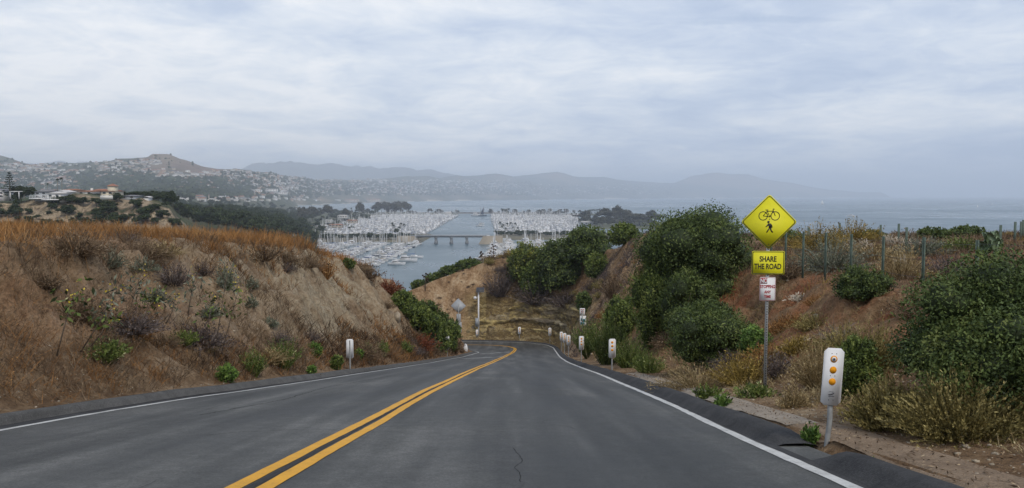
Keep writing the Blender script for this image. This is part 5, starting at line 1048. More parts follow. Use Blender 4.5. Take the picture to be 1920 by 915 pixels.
for i, px in enumerate(list(np.arange(1106, 1128, 2.4))): palm_px(px, 392+random.uniform(-.6, .6), 1950, 'slim palm in the close-set row right of the umbrella-crowned trees', 'close-set row of slim palms on the right', zb, 2.6)
for i, q in enumerate([(1072, 399), (1077, 397), (1081, 399)]): palm_px(q[0], q[1], 1900, ['left', 'middle', 'right'][i]+' palm of the trio between the marina and the dark grove', 'palm trio right of the marina', zb, 2.8)
palm_px(658.5, 389, 1900, 'thin palm left of the lone round eucalyptus', None, -57.6, 3)
for q in [(743, 428, 1080, 'bushy dark tree in front of the left marina island palms'), (690, 436, 1060, 'slim dark tree on the left marina island')]: tree_px(q[0], q[1], q[2], TK, q[3], None, -57.5, 9)

# ------------------------------------------------------------------ houses on the headland bluff
def villa(px0, px1, pyb, hpx, wall, roof, label, Y=350, flat=False, floors=1, extras=(), depth=9, gable=False):
    L = (px1-px0)/1422.8*Y; H = hpx/1422.8*Y; zb = -(pyb-366)/1422.8*Y; root = empty('bluff_house', (X_of((px0+px1)/2, Y), Y, zb), 0, label, 'house', None)
    m = MB(); m.box((0, depth/2, H*.36-.75), (L, depth, H*.72+1.5), wall)
    if gable: m.add([(-L/2, 0, H*.72), (L/2, 0, H*.72), (0, 0, H), (-L/2, depth, H*.72), (L/2, depth, H*.72), (0, depth, H)], [(0, 1, 2), (5, 4, 3)], wall)
    m.build('wall', None, root); m = MB(); o = .5; hz = H*.72
    if gable: m.add([(-L/2-o, -o, hz-.2), (0, -o, H+.05), (0, depth+o, H+.05), (-L/2-o, depth+o, hz-.2), (L/2+o, -o, hz-.2), (L/2+o, depth+o, hz-.2)], [(0, 1, 2, 3), (1, 4, 5, 2)], roof)
    elif flat: m.box((0, depth/2, hz+.15), (L+1, depth+1, .35), roof)
    else: m.add([(-L/2-o, -o, hz), (L/2+o, -o, hz), (L/2+o, depth+o, hz), (-L/2-o, depth+o, hz), (-L/4, depth/2, H), (L/4, depth/2, H)], [(0, 1, 5, 4), (2, 3, 4, 5), (1, 2, 5), (3, 0, 4), (3, 2, 1, 0)], roof)
    m.build('roof', None, root); n = max(2, int(L/2.6))
    for f in range(floors):
        for k in range(n):
            fr = MB(); c = (-L/2+L*(k+.5)/n, -.04, H*.72*(f+.55)/floors); fr.box(c, (1.5, .1, min(1.5, H*.72/floors*.6)), TRIM); w_ = fr.build('window', None, root)
            g = MB(); g.box((c[0], -.1, c[2]), (1.3, .06, min(1.3, H*.72/floors*.5)), GLASS); g.build('pane', None, w_)
    for e in extras:
        m = MB()
        if e == 'tower': m.box((L*.28, 2, H*.75), (3.2, 3.2, H*1.1), wall); m.add([(L*.28-2, 0, H*1.3), (L*.28+2, 0, H*1.3), (L*.28+2, 4, H*1.3), (L*.28-2, 4, H*1.3), (L*.28, 2, H*1.3+1.2)], [(0, 1, 4), (1, 2, 4), (2, 3, 4), (3, 0, 4)], roof); m.build('tower', None, root)
        if e == 'chimney': m.box((L*.1, depth*.5, H+.2), (.9, .9, 1.8), wall); m.build('chimney', None, root)
        if e == 'terrace': m.box((0, -2, -.3), (L*1.05, 4, .5), TRIM); [m.box((-L/2+L*i/8, -3.8, .5), (.12, .12, 1.1), TRIM) for i in range(9)]; m.box((0, -3.8, 1.05), (L, .12, .12), TRIM); m.build('terrace', None, root)
        if e == 'wall': m.box((L*.35, -4.5, .2), (L*1.0, .35, 1.7), WALLW); m.build('garden_wall', None, root)
    return root
CREAM = M_plain('cream_stucco', (.58, .52, .40), .85, .2, .08, .4)
villa(-14, 8, 371, 17, TRIM, ROOFG, 'white gabled house cut off by the left photo edge', gable=True, floors=2, Y=352)
villa(65, 88, 371, 16, WALLG, ROOFG, 'grey two-storey house on the bluff left of the white beach-style house', floors=2, Y=350, extras=('terrace',))
villa(88, 114, 373, 14, TRIM, ROOFP, 'white house with glazed front and terrace at the bluff edge', floors=1, Y=343, extras=('terrace',))
villa(95, 122, 367, 11, TRIM, ROOFP, 'white house with curved-looking roof behind the glazed one', floors=1, Y=360, gable=True)
villa(113, 142, 363, 9, WALLT, ROOFR, 'house with red tiled roof behind the white ones', floors=1, Y=380)
villa(145, 175, 365, 8, WALLW, ROOFR, 'long low white house with red roof in the middle of the bluff', floors=1, Y=365, extras=('chimney',))
villa(190, 213, 371, 17, CREAM, ROOFR, 'cream villa with tower and white garden wall at the bluff edge', floors=2, Y=345, extras=('tower', 'wall'))
villa(170, 197, 366, 12, WALLT, ROOFR, 'tan house with wide red roof behind the cream villa', floors=1, Y=372)
villa(226, 254, 372, 6.5, WALLG, ROOFG, 'low house with dark green-grey roof right of the cream villa', floors=1, Y=350)
villa(268, 278, 372.5, 4.5, TRIM, ROOFP, 'tiny white gabled hut at the right end of the bluff lawn', floors=1, Y=348, gable=True, depth=4)
pg = empty('pergola', (X_of(27, 346), 346, -(371-366)/1422.8*346), 0, 'white flat-roofed pergola right of the left-edge gabled house', 'pergola'); m = MB(); m.box((0, 2, 2.9), (4.6, 4.2, .3), TRIM); m.build('roof', None, pg)
for i in range(4): m = MB(); m.box(((-2, 2)[i % 2], (0.2, 3.8)[i//2], 1.1), (.3, .3, 3.4), TRIM); m.build('post', None, pg)
# bluff trees
def norfolk(px, pyt, pyb, wpx, Y, label):
    z0 = -(pyb-366)/1422.8*Y; h = (pyb-pyt)/1422.8*Y; w_ = wpx/1422.8*Y; r = np.random.default_rng(9); parts = []; root = empty('norfolk_pine', (X_of(px, Y), Y, z0), 0, label, 'tree')
    for k in range(11):
        t = .12+.86*k/10; rad = w_/2*(1-t)**.8+.35; n = 90; a = r.random(n)*6.28; q = np.sqrt(r.random(n)); c = np.c_[np.cos(a)*q*rad, np.sin(a)*q*rad, np.full(n, h*t)+q*.35+.15*r.normal(size=n)]; parts.append(leaves(c, np.tile([0, 0, 1.], (n, 1)), .6, np.clip(.3+.15*r.normal(size=n), 0, 1), r, .6, .4))
    V, Fc, v = cat(parts); link('crown', raw_mesh('crown', V, Fc, CROWN, attr={'v': ('FACE', v)}), root); m = MB(); m.tube([(0, 0, -1), (0, 0, h*.98)], [.35, .06], 6); m.build('trunk', BARK, root)
norfolk(19, 325, 372, 30, 352, 'tall tiered conifer at the left end of the bluff')
for i, q in enumerate([(5, 352, 358, 22, 'dark tree behind the left-edge gabled house'), (40, 348, 355, 26, 'dark tree right of the tiered conifer'), (55, 349, 352, 26, 'fresh green round tree left of the grey two-storey house'), (33, 358, 349, 18, 'low dark bush tree behind the pergola'), (30, 374, 342, 14, 'dark shrub hanging over the bluff edge under the pergola'), (130, 365, 348, 14, 'round garden tree right of the white glazed house'), (155, 368, 344, 24, 'wide green shrubbery on the bluff edge in the middle'), (180, 370, 343, 24, 'shrubbery left of the cream villa'), (260, 358, 385, 40, 'dark tree mass behind the right end of the bluff'), (290, 357, 400, 44, 'large dark tree right of the bluff houses'), (310, 366, 380, 30, 'dark tree at the right end of the bluff'), (236, 360, 390, 20, 'small tree behind the grey-roofed low house')]):
    tree_px(q[0], q[1], q[2], TK, q[4], None, None, q[3])
random.seed(8)
for k in range(26):
    px = random.uniform(60, 330); Y = random.uniform(352, 440); tree_px(px, random.uniform(357, 365), Y, TK, 'dark garden tree among the bluff houses', 'garden trees among the bluff houses', None, random.uniform(12, 24))
random.seed(5)
for k in range(90):
    px = random.uniform(-40, 335); Y = random.uniform(321, 346); z0 = float(far_z([px], [Y])[0])
    tree((X_of(px, Y), Y, z0-.5), random.uniform(2.2, 5.2), TK, 'dark green scrub clinging to the bluff face below the houses', 'scrub on the bluff face', random.uniform(1.0, 1.5), 'cliff_shrub', 'shrub')
for i, q in enumerate([(90, 343, 352, 3.0), (109, 334, 360, 4.4), (117, 332, 362, 4.6)]): palm_px(q[0], q[1], q[2], ['bushy palm behind the grey two-storey house', 'left one of the two tall palms on the bluff', 'right one of the two tall palms on the bluff'][i], None, -2, q[3])
# ------------------------------------------------------------------ harbour
HULL = M_plain('white_hull', (.71, .715, .72), .35, .5, .1, .15); DECK = M_plain('cream_deck', (.50, .48, .43), .6, .3, .08, 1); DARKW = M_plain('smoked_cabin_glass', (.02, .025, .03), .15, .6, .1, 1)
MAST = M_plain('pale_mast', (.52, .53, .54), .4, .5, .05, 1); COVB = M_plain('blue_canvas', (.035, .085, .25), .8, .2, .15, 1); COVT = M_plain('tan_canvas', (.40, .33, .25), .8, .2, .1, 1); NAVY = M_plain('navy_hull', (.03, .05, .10), .3, .5, .1, 1); COVG = M_plain('dark_green_canvas', (.03, .08, .07), .8, .2, .15, 1)
def hull_mb(L, B, Hb, mat, deck, transom=.75):
    st = 9; V = []; 
    for i in range(st):
        t = i/(st-1); x = -L/2+L*t; b = B/2*(transom+(1-transom)*math.sin(min(1, t/.45)*math.pi/2))*(1 if t < .45 else math.cos((t-.45)/.55*math.pi/2)**.75+.015); h = Hb*(.85+.35*t*t)
        V += [(x-.12*t*L*0, -b, h), (x, -b*.86, .05), (x, -b*.3, -.35), (x, b*.3, -.35), (x, b*.86, .05), (x, b, h)]
    V = [(v[0]+(L*.04 if (i//6) == st-1 and i % 6 in (0, 5) else 0), v[1], v[2]) for i, v in enumerate(V)]
    m = MB(); f = [(i*6+k, (i+1)*6+k, (i+1)*6+k+1, i*6+k+1) for i in range(st-1) for k in range(5)]+[(0, 1, 2, 3, 4, 5)]
    m.add(V, f, mat); m.add(V, [(i*6, i*6+5, (i+1)*6+5, (i+1)*6) for i in range(st-1)], deck); return m
def sail(L, cover, hull=HULL):
    k = {}; k['hull'] = hull_mb(L, L*.3, L*.1, hull, DECK); m = MB(); h = L*.1
    m.prism([(-L*.18, h), (L*.22, h), (L*.14, h+L*.055), (-L*.16, h+L*.06)], -L*.09, L*.09, HULL); m.box((-L*.02, 0, h+L*.03), (L*.2, L*.185, L*.018), DARKW); k['cabin'] = m
    m = MB(); H = L*1.28; m.tube([(L*.08, 0, h), (L*.08, 0, h+H)], [.22, .16], 5); m.tube([(L*.08, -L*.1, h+H*.55), (L*.08, L*.1, h+H*.55)], .05, 4); m.tube([(L*.5, 0, h*1.2), (L*.08, 0, h+H*.97)], .025, 3); k['mast'] = m
    m = MB(); m.tube([(L*.06, 0, h+L*.13), (-L*.36, 0, h+L*.115)], [.26, .17], 6, cover); m.box((-L*.25, 0, h+L*.12), (L*.14, L*.2, .12), cover); k['sail_cover'] = m; k['mast'].mats = [MAST]; return k
def motor(L, top, fly=False, hull=HULL):
    k = {}; k['hull'] = hull_mb(L, L*.31, L*.13, hull, DECK, .9); h = L*.125; m = MB()
    m.prism([(-L*.28, h), (L*.26, h), (L*.12, h+L*.105), (-L*.26, h+L*.11)], -L*.115, L*.115, HULL); k['cabin'] = m
    m = MB(); m.prism([(-L*.22, h+L*.05), (L*.205, h+L*.05), (L*.145, h+L*.092), (-L*.22, h+L*.095)], -L*.118, L*.118, DARKW); k['window_band'] = m
    if fly: m = MB(); m.box((-L*.08, 0, h+L*.14), (L*.26, L*.2, L*.05), HULL); m.box((-L*.1, 0, h+L*.24), (L*.24, L*.22, .14), top); [m.tube([(-L*.1+sx*L*.1, sy*L*.09, h+L*.12), (-L*.1+sx*L*.1, sy*L*.09, h+L*.24)], .06, 4, MAST) for sx in (-1, 1) for sy in (-1, 1)]; k['flybridge'] = m
    else: m = MB(); m.box((-L*.36, 0, h+L*.115), (L*.2, L*.24, .12), top); [m.tube([(-L*.36+sx*L*.08, sy*L*.1, h), (-L*.36+sx*L*.08, sy*L*.1, h+L*.115)], .05, 4, MAST) for sx in (-1, 1) for sy in (-1, 1)]; k['canopy'] = m
    return k
BK = [('sailboat', 'white sailboat with blue sail cover', sail(11, COVB)), ('sailboat', 'white sailboat with tan sail cover', sail(12.5, COVT)), ('sailboat', 'white sailboat with white sail cover', sail(10, HULL)), ('sailboat', 'dark-hulled sailboat', sail(12, COVG, NAVY)),
      ('motorboat', 'white motor cruiser with flybridge', motor(13, HULL, True)), ('motorboat', 'white motorboat with blue canopy', motor(10, COVB)), ('motorboat', 'white motorboat with pale canopy', motor(9, DECK)), ('motorboat', 'large white motor yacht with flybridge', motor(17, COVT, True)), ('sailboat', 'large white sailboat with blue cover', sail(15, COVB))]
BM = [(n, lb, {p: m.mesh(p) for p, m in k.items()}) for n, lb, k in BK]
def joined(parts):
    mb = MB()
    for p, m in parts.items():
        o = len(mb.v); mb.v += m.v
        for f, mi in zip(m.f, m.m): mb.f.append(tuple(i+o for i in f)); mb.m.append(mb._mi(m.mats[mi] if m.mats else HULL))
    return mb.mesh('boat')
BJ = [joined(k) for n, lb, k in BK]
spots = []; random.seed(77); docks = []
def basin(xs, y0, y1, step, where, skip=.12, L=11.5, sail_p=.55):
    for xd in xs:
        docks.append((xd, y0-4, y1))
        for sgn in (-1, 1):
            y = y0+random.uniform(0, 3)
            while y < y1:
                if random.random() > skip:
                    kd = random.choice([0, 1, 2, 3, 0, 2, 8]) if random.random() < sail_p else random.choice([4, 5, 6, 4, 7])
                    s = random.uniform(.85, 1.2); spots.append((y, xd+sgn*(1.8+L*.5), kd, s, (0 if random.random() < .5 else math.pi)+random.uniform(-.04, .04), where))
                y += step*random.uniform(.85, 1.15)
basin([-126, -166, -206, -246], 640, 935, 6.8, 'in the near left basin', .1)
basin([-12, 24, 60], 650, 985, 6.6, 'in the near right basin', .08, sail_p=.3)
def cross_basin(y0, y1, x0, x1, where, pitch=37, step=5.2):
    y = y0
    while y < y1:
        docks.append((y, x0(y), x1(y), 'x'))
        for sgn in (-1, 1):
            x = x0(y)+random.uniform(0, 4)
            while x < x1(y):
                if random.random() > .10:
                    kd = random.choice([0, 1, 2, 3, 0, 2, 8]) if random.random() < .28 else random.choice([4, 5, 6, 4, 7]); s = random.uniform(.85, 1.25)
                    spots.append((y+sgn*7.5, x, kd, s, math.pi/2*(1 if random.random() < .5 else -1)+random.uniform(-.12, .12), where))
                x += step*random.uniform(.8, 1.25)
        y += pitch*random.uniform(.85, 1.15)
cross_basin(1150, 2260, lambda y: X_of(600+max(0, y-1350)*.14, y), lambda y: -132-(y-1150)*.022, 'in the far left basin')
cross_basin(1175, 2260, lambda y: -26-(y-1175)*.035, lambda y: X_of(1085, y), 'in the far right basin')
# large yachts along the channel edges
for i, (px, py, kd) in enumerate([(917, 449, 7), (934, 451, 7), (742, 497, 4), (760, 491, 7), (775, 484, 8), (905, 487, 4)]):
    Y = 60*1422.8/(py-366); spots.append((Y, X_of(px, Y), kd, 1.15, .1, 'at the channel edge'))
# keep only what lies inside the water
def ok(s):
    px = 960+1422.8*s[1]/s[0]; return not (s[5] == 'in the far left basin' and px < 600+max(0, s[0]-1350)*.14) and px < 1115 and not (s[5] == 'in the far right basin' and px > 1085)
spots = [s for s in spots if ok(s)]; spots.sort()
print('boats', len(spots))
restb = []
for i, (y, x, kd, s, rz, wh) in enumerate(spots):
    if i < 296:
        n, lb, parts = BM[kd]; root = empty(n, (x, y, SEA), rz, lb+' moored '+wh, 'boat', n+'s moored '+wh); root.scale = (s, s, s)
        for p, me in parts.items(): link(p, me, root)
    else: restb.append((BJ[kd], (x, y, SEA), s, rz))
bake('far_moored_boats', restb, 'dense mass of small white boats filling the far basins', 'boats')
PLANK = M_plain('dock_planks', (.30, .27, .23), .9, .1, .15, 1)
for dk in [d for d in docks if len(d) == 4]:
    m = MB(); m.box(((dk[1]+dk[2])/2, dk[0], SEA+.35), (dk[2]-dk[1], 2.4, .5), PLANK); tag(m.build('floating_dock'), 'pale floating dock between the boats of the far basins', 'dock', 'floating docks of the far basins')
for xd, y0, y1 in [d for d in docks if len(d) == 3]:
    m = MB(); m.box((xd, (y0+y1)/2, SEA+.35), (2.4, y1-y0, .5), PLANK); y = y0+5
    while y < min(y1, 1300): m.box((xd-6.5, y, SEA+.3), (10.4, .8, .35), PLANK); m.box((xd+6.5, y, SEA+.3), (10.4, .8, .35), PLANK); y += 13
    o = m.build('floating_dock'); near = y0 < 900; tag(o, ('pale floating dock between the boats %s' % ('of the near basins' if near else 'of the far basins')), 'dock', 'floating docks of the %s basins' % ('near' if near else 'far'))
# channel boats
def lone(kd, px, py, s, rz, label, name=None, Y=None):
    Y = Y or 60*1422.8/(py-366); n, lb, parts = BM[kd]; root = empty(name or n, (X_of(px, Y), Y, SEA), rz, label, 'boat'); root.scale = (s, s, s)
    for p, me in parts.items(): link(p, me, root)
    return root
lone(6, 781, 483, .95, 1.2, 'small white boat under way in the middle of the near channel'); lone(5, 900, 424, 1.6, .3, 'white motorboat under way beyond the bridge'); lone(6, 903, 420, 1.4, .5, 'smaller white boat just behind the one under way beyond the bridge')
lone(7, 893, 405, 1.9, .2, 'white boat beside the dark tall ship at the harbour mouth')
# tall ship
ts = empty('tall_ship', (X_of(904.5, 2180), 2180, SEA), .25, 'dark-hulled tall ship at the harbour mouth in front of the breakwater', 'ship'); hull_mb(24, 7, 3, NAVY, DECK).build('hull', None, ts)
for x_, h_ in ((-5, 26), (4, 30)): m = MB(); m.tube([(x_, 0, 2), (x_, 0, h_)], [.5, .3], 6); m.build('mast', BARK, ts)
SAILD = M_plain('furled_dark_sail', (.07, .08, .11), .9, .1, .2, .5); m = MB(); m.prism([(-5, 5), (3, 5), (3.5, 25), (-3, 14)], -.2, .2, SAILD); m.build('sail', None, ts)
# sails at sea
SAILW = M_plain('white_sail', (.80, .80, .78), .8, .2, .04, .5)
def sea_sail(px, py, hpx, label):
    Y = 60*1422.8/(py-366); H = hpx/1422.8*Y; L = H*.75; root = empty('sailing_boat', (X_of(px, Y), Y, SEA), 0, label, 'boat'); hull_mb(L, L*.28, L*.1, HULL, DECK).build('hull', None, root)
    m = MB(); m.tube([(0, 0, 0), (0, 0, H)], [.25, .15], 5); m.build('mast', MAST, root); m = MB(); m.prism([(-L*.42, H*.14), (-.3, H*.12), (-.3, H*.98)], -.3, .3, SAILW); m.build('main_sail', None, root); m = MB(); m.prism([(.5, H*.12), (L*.42, H*.1), (.4, H*.85)], -.3, .3, SAILW); m.build('jib_sail', None, root)
sea_sail(1542, 384, 9.5, 'largest white sailing boat out at sea above the diamond sign'); sea_sail(1861, 384, 4, 'tiny white sail far out at sea near the right edge'); sea_sail(1834, 389, 5, 'small white sail at sea above the right fence posts'); sea_sail(1147, 391, 5, 'small white sail on the bay above the dark grove')
WAKE = M_plain('wake_foam', (.55, .58, .6), .8, .2, .1, .2)
lone(5, 1596, 405.5, 2.2, math.pi, 'white motorboat speeding left across the sea with a wake'); m = MB(); Yw = 60*1422.8/39.5; m.add([(X_of(1597, Yw), Yw-3, SEA+.12), (X_of(1612, Yw), Yw-9, SEA+.12), (X_of(1612, Yw), Yw+9, SEA+.12), (X_of(1597, Yw), Yw+3, SEA+.12)], [(0, 1, 2, 3)], WAKE); tag(m.build('wake'), kind='structure')
# breakwater, islands
ROCKD = M_plain('breakwater_rock', (.12, .11, .10), .95, .1, .4, .12)
def mound(name, x0, x1, y0, y1, top, mat, seed, res=3.0, kind='structure', label=None, cat_=None):
    nx = int((x1-x0)/res)+2; ny = int((y1-y0)/res)+2; X, Y = np.meshgrid(np.linspace(x0, x1, nx), np.linspace(y0, y1, ny)); e = np.minimum(np.minimum(X-x0, x1-X), np.minimum(Y-y0, y1-Y)); Zq = SEA-1+(top+1)*sstep(0, 9, e)+(fbm(X*.3, Y*.3, seed)*1.6)*(e > 0.1)
    o = link(name, raw_mesh(name, np.c_[X.ravel(), Y.ravel(), Zq.ravel()], grid_faces(ny, nx), mat)); return tag(o, label, cat_, kind=kind)
mound('breakwater', -330, 160, 2470, 2494, 4.2, ROCKD, 3, 2.5, None, 'long dark rock breakwater closing the harbour mouth', 'breakwater')
SANDY = M_plain('sandy_bank', (.27, .235, .18), .95, .1, .2, .08); PARK = M_plain('park_ground', (.09, .095, .06), .95, .1, .4, .03)
ISL = M_plain('island_scrub_ground', (.13, .12, .085), .95, .1, .4, .06); mound('marina_island_left', -330, -112, 965, 1125, 3.0, ISL, 5); mound('marina_island_right', -28, 170, 1015, 1150, 3.0, ISL, 6)
mound('harbour_ground_left', -980, -470, 1130, 2520, 2.6, PARK, 7, 12); mound('harbour_ground_right', 150, 330, 1340, 1900, 2.6, PARK, 8, 12); mound('quay_far_left', -470, -170, 2275, 2450, 2.6, PARK, 9, 12); mound('quay_far_right', -70, 270, 2275, 2400, 2.6, PARK, 10, 12)
random.seed(3)
for k in range(90):
    x = -318+200*random.random(); tree((x, 975+8*random.random(), -57.5), random.uniform(5, 9), TK, 'dark green hedge tree along the left marina island', 'hedge trees of the left marina island', 1.5, 'hedge_tree')
for k in range(60):
    x = -20+150*random.random(); tree((x, 1055+12*random.random(), -57.5), random.uniform(5, 9), TK, 'dark green hedge tree along the right marina island', 'hedge trees of the right marina island', 1.5, 'hedge_tree')
for k in range(56):
    px = random.uniform(625, 862) if k % 2 else random.uniform(915, 1090); Y = random.uniform(2285, 2400); tree((X_of(px, Y), Y, -57.6), random.uniform(8, 16), EK, 'small dark tree along the far quay of the marina', 'quay trees behind the far basins', 1.2, 'quay_tree')
# harbour buildings
def shed(px0, px1, pyb, hpx, Y, wall, roof, label):
    L = (px1-px0)/1422.8*Y; H = hpx/1422.8*Y; root = empty('harbour_building', (X_of((px0+px1)/2, Y), Y, -(pyb-366)/1422.8*Y), 0, label, 'building'); m = MB(); m.box((0, 6, H*.35-1), (L, 12, H*.7+2), wall); m.build('wall', None, root)
    m = MB(); m.add([(-L/2-1, -1, H*.7), (L/2+1, -1, H*.7), (L/2+1, 13, H*.7), (-L/2-1, 13, H*.7), (-L/2+2, 6, H), (L/2-2, 6, H)], [(0, 1, 5, 4), (2, 3, 4, 5), (1, 2, 5), (3, 0, 4), (3, 2, 1, 0)], roof); m.build('roof', None, root)
    for k in range(4): m = MB(); m.box((-L/2+L*(k+.5)/4, -.05, H*.35), (L/4*.5, .12, H*.3), GLASS); m.build('window', None, root)
for q in [(632, 650, 408, 5, 1500, WALLW, ROOFP, 'pale roofed building among the park trees left of the lone eucalyptus'), (608, 622, 416, 4, 1350, WALLW, ROOFP, 'small white building behind the park trees'), (615, 640, 425, 5, 1200, WALLT, ROOFR, 'brown roofed building at the back of the left marina'), (648, 668, 417, 5, 1350, WALLT, ROOFR, 'second brown roofed building at the back of the left marina'), (590, 612, 427, 4, 1150, WALLW, ROOFP, 'long pale roof beside the left marina'), (834, 846, 404, 7, 2290, WALLW, ROOFP, 'white building at the right end of the far left basin'), (962, 985, 406, 4, 2290, WALLT, ROOFG, 'low harbour building behind the right marina'), (1088, 1120, 421, 6, 1500, WALLG, ROOFP, 'pale roofed hall in front of the dark grove on the right'), (985, 1005, 406, 3.5, 2300, WALLW, ROOFG, 'low white building under the umbrella-crowned trees')]: shed(*q)
m = MB(); m.tube([(0, 0, 0), (0, 0, 36)], [.5, .25], 6); o = m.build('flag_pole', MAST, None, False, (X_of(648, 1800), 1800, -57.6)); tag(o, 'tall thin pole against the bay left of the lone eucalyptus', 'pole')
# bridge
CONCB = M_plain('bridge_concrete', (.20, .21, .22), .8, .3, .2, .5); bz = -(441-366)/1422.8*936
br = empty('bridge', (0, 936, bz), 0, 'low concrete bridge over the channel between the two marina islands', 'bridge'); xa, xb = X_of(770, 936), X_of(912, 936)
m = MB(); m.box(((xa+xb)/2, 0, -.9), (xb-xa, 9, 1.4), CONCB); m.box(((xa+xb)/2, -3, -2), (xb-xa, 1, 1.2), CONCB); m.box(((xa+xb)/2, 3, -2), (xb-xa, 1, 1.2), CONCB); m.build('deck', None, br)
for s_ in (-1, 1):
    m = MB(); m.box(((xa+xb)/2, s_*4.4, .45), (xb-xa, .15, .12), MAST)
    for k in range(30): m.box((xa+(xb-xa)*k/29, s_*4.4, .12), (.15, .13, .9), MAST)
    m.build('railing', None, br)
for px in (817, 846, 875):
    x = X_of(px, 936); m = MB(); h_ = SEA-bz
    m.prism([(x-3, -2), (x+3, -2), (x+1.3, -4), (x+1.3, h_+3.4), (x+1.9, h_+3), (x+2.1, h_-1), (x-2.1, h_-1), (x-1.9, h_+3), (x-1.3, h_+3.4), (x-1.3, -4)], -4, 4, CONCB); m.build('pier', None, br)
for nm, x0, x1, xs in (('left', xa-16, xa+5, xa+13), ('right', xb-4, xb+20, xb-10)):
    m = MB(); zt = -1.0; zb_ = SEA-bz-1
    m.add([(x0, -12, zb_), (xs if nm == 'left' else x1, -12, zb_), (x1 if nm == 'left' else x1, -7, zt), (x0, -7, zt), (x0, 12, zb_), (xs if nm == 'left' else x1, 12, zb_), (x1, 7, zt), (x0, 7, zt)] if nm == 'left' else
          [(xs, -12, zb_), (x1, -12, zb_), (x1, -7, zt), (x0, -7, zt), (xs, 12, zb_), (x1, 12, zb_), (x1, 7, zt), (x0, 7, zt)], [(0, 1, 2, 3), (7, 6, 5, 4), (3, 2, 6, 7), (0, 3, 7, 4), (1, 5, 6, 2)], SANDY); m.build('abutment', None, br)
# ------------------------------------------------------------------ signs, markers, fence
S_YEL = M_plain('fluorescent_yellow_sheeting', (.60, .57, .014), .6, .3, .06, 5); S_BLK = M_plain('black_sign_print', (.015, .015, .015), .5, .4, .1, 4); S_WHT = M_plain('white_sign_sheeting', (.66, .67, .68), .8, .1, .02, 30)
S_RED = M_plain('red_sign_print', (.36, .025, .03), .5, .4, .08, 4); S_BACK = M_plain('bare_aluminium_back', (.27, .29, .31), .5, .5, .1, 3); GALV = M_plain('galvanised_post', (.27, .28, .28), .55, .5, .25, 8); HOLE = M_plain('punched_hole', (.03, .03, .03), .9, .1, .1, 5)
AMB = M_plain('amber_reflector', (.74, .30, .010), .7, .2, .06, 40); DARKM = M_plain('dark_metal', (.05, .05, .055), .6, .4, .2, 6); GRNP = M_plain('green_fence_post', (.075, .105, .085), .75, .3, .3, 5)
def text_me(name, s, size, mat, cx, cz, y, sx=1.0, bold=.0, thick=.0015):
    c = bpy.data.curves.new(name, 'FONT'); c.body = s; c.size = size; c.align_x = 'CENTER'; c.align_y = 'CENTER'; c.offset = bold; c.extrude = thick; c.resolution_u = 4
    o = bpy.data.objects.new('tmp', c); COL.objects.link(o); bpy.context.view_layer.update(); me = bpy.data.meshes.new_from_object(o.evaluated_get(bpy.context.evaluated_depsgraph_get())); me.name = name
    bpy.data.objects.remove(o); bpy.data.curves.remove(c); me.materials.clear(); me.materials.append(mat)
    me.transform(Matrix.Translation((cx, y, cz)) @ Matrix.Rotation(math.pi/2, 4, 'X') @ Matrix.Diagonal((sx, 1, 1, 1))); return me
def rrect(w, h, r, n=5):
    pts = []
    for cx, cz, a0 in ((w/2-r, h/2-r, 0), (-w/2+r, h/2-r, 90), (-w/2+r, -h/2+r, 180), (w/2-r, -h/2+r, 270)):
        for k in range(n+1): a = math.radians(a0+90*k/n); pts.append((cx+r*math.cos(a), cz+r*math.sin(a)))
    return pts
def rot45(p): c = math.sqrt(.5); return [((x-z)*c, (x+z)*c) for x, z in p]
def ring(mb, outer, inner, y0, y1, c, mat):
    n = len(outer); vs = [(x+c[0], y, z+c[1]) for y in (y0, y1) for P_ in (outer, inner) for x, z in P_]
    fs = []
    for i in range(n):
        j = (i+1) % n; fs += [(i, j, n+j, n+i), (2*n+i, 3*n+i, 3*n+j, 2*n+j), (i, 2*n+i, 2*n+j, j), (n+i, n+j, 3*n+j, 3*n+i)]
    mb.add(vs, fs, mat)
def punched_post(h, parent, w=.05, holes=True, name='post'):
    m = MB(); m.box((0, 0, h/2-.3), (w, w, h+.6), GALV)
    if holes:
        for k in range(int(h/.0508)): m.disc((0, -w/2-.0005, .03+k*.0508), .011, .0015, HOLE, 6)
    return m.build(name, None, parent)
# main yellow sign
YS = 14.7; b0 = P(1434, 738, YS); gz = HZ(b0[0], YS); top = P(1435, 365.5, YS)[2]; sgn = empty('share_the_road_sign', (b0[0], YS, gz), math.radians(-3), 'yellow diamond bicycle and pedestrian sign with share the road plate on a perforated post', 'road sign')
ZT = lambda py: float(P(1434, py, YS)[2]-gz); hs = ZT(365.5)
punched_post(hs-.35, sgn)
cz = ZT(416); S = .762; pl = MB(); pl.prism(rot45(rrect(S, S, .05)), -.036, -.031, S_YEL, (0, cz)); d_ = pl.build('diamond_plate', None, sgn)
bd = MB(); ring(bd, rot45(rrect(S-.03, S-.03, .045)), rot45(rrect(S-.055, S-.055, .04)), -.0385, -.0365, (0, cz), S_BLK); bd.build('border', None, d_)
bk = MB(); q = .088; wz = cz+.118; xx = .115                                      # bicycle
for sx in (-1, 1): ring(bk, [(q*math.cos(a*math.pi/12), q*math.sin(a*math.pi/12)) for a in range(24)], [((q-.013)*math.cos(a*math.pi/12), (q-.013)*math.sin(a*math.pi/12)) for a in range(24)], -.0395, -.0365, (sx*xx, wz), S_BLK)
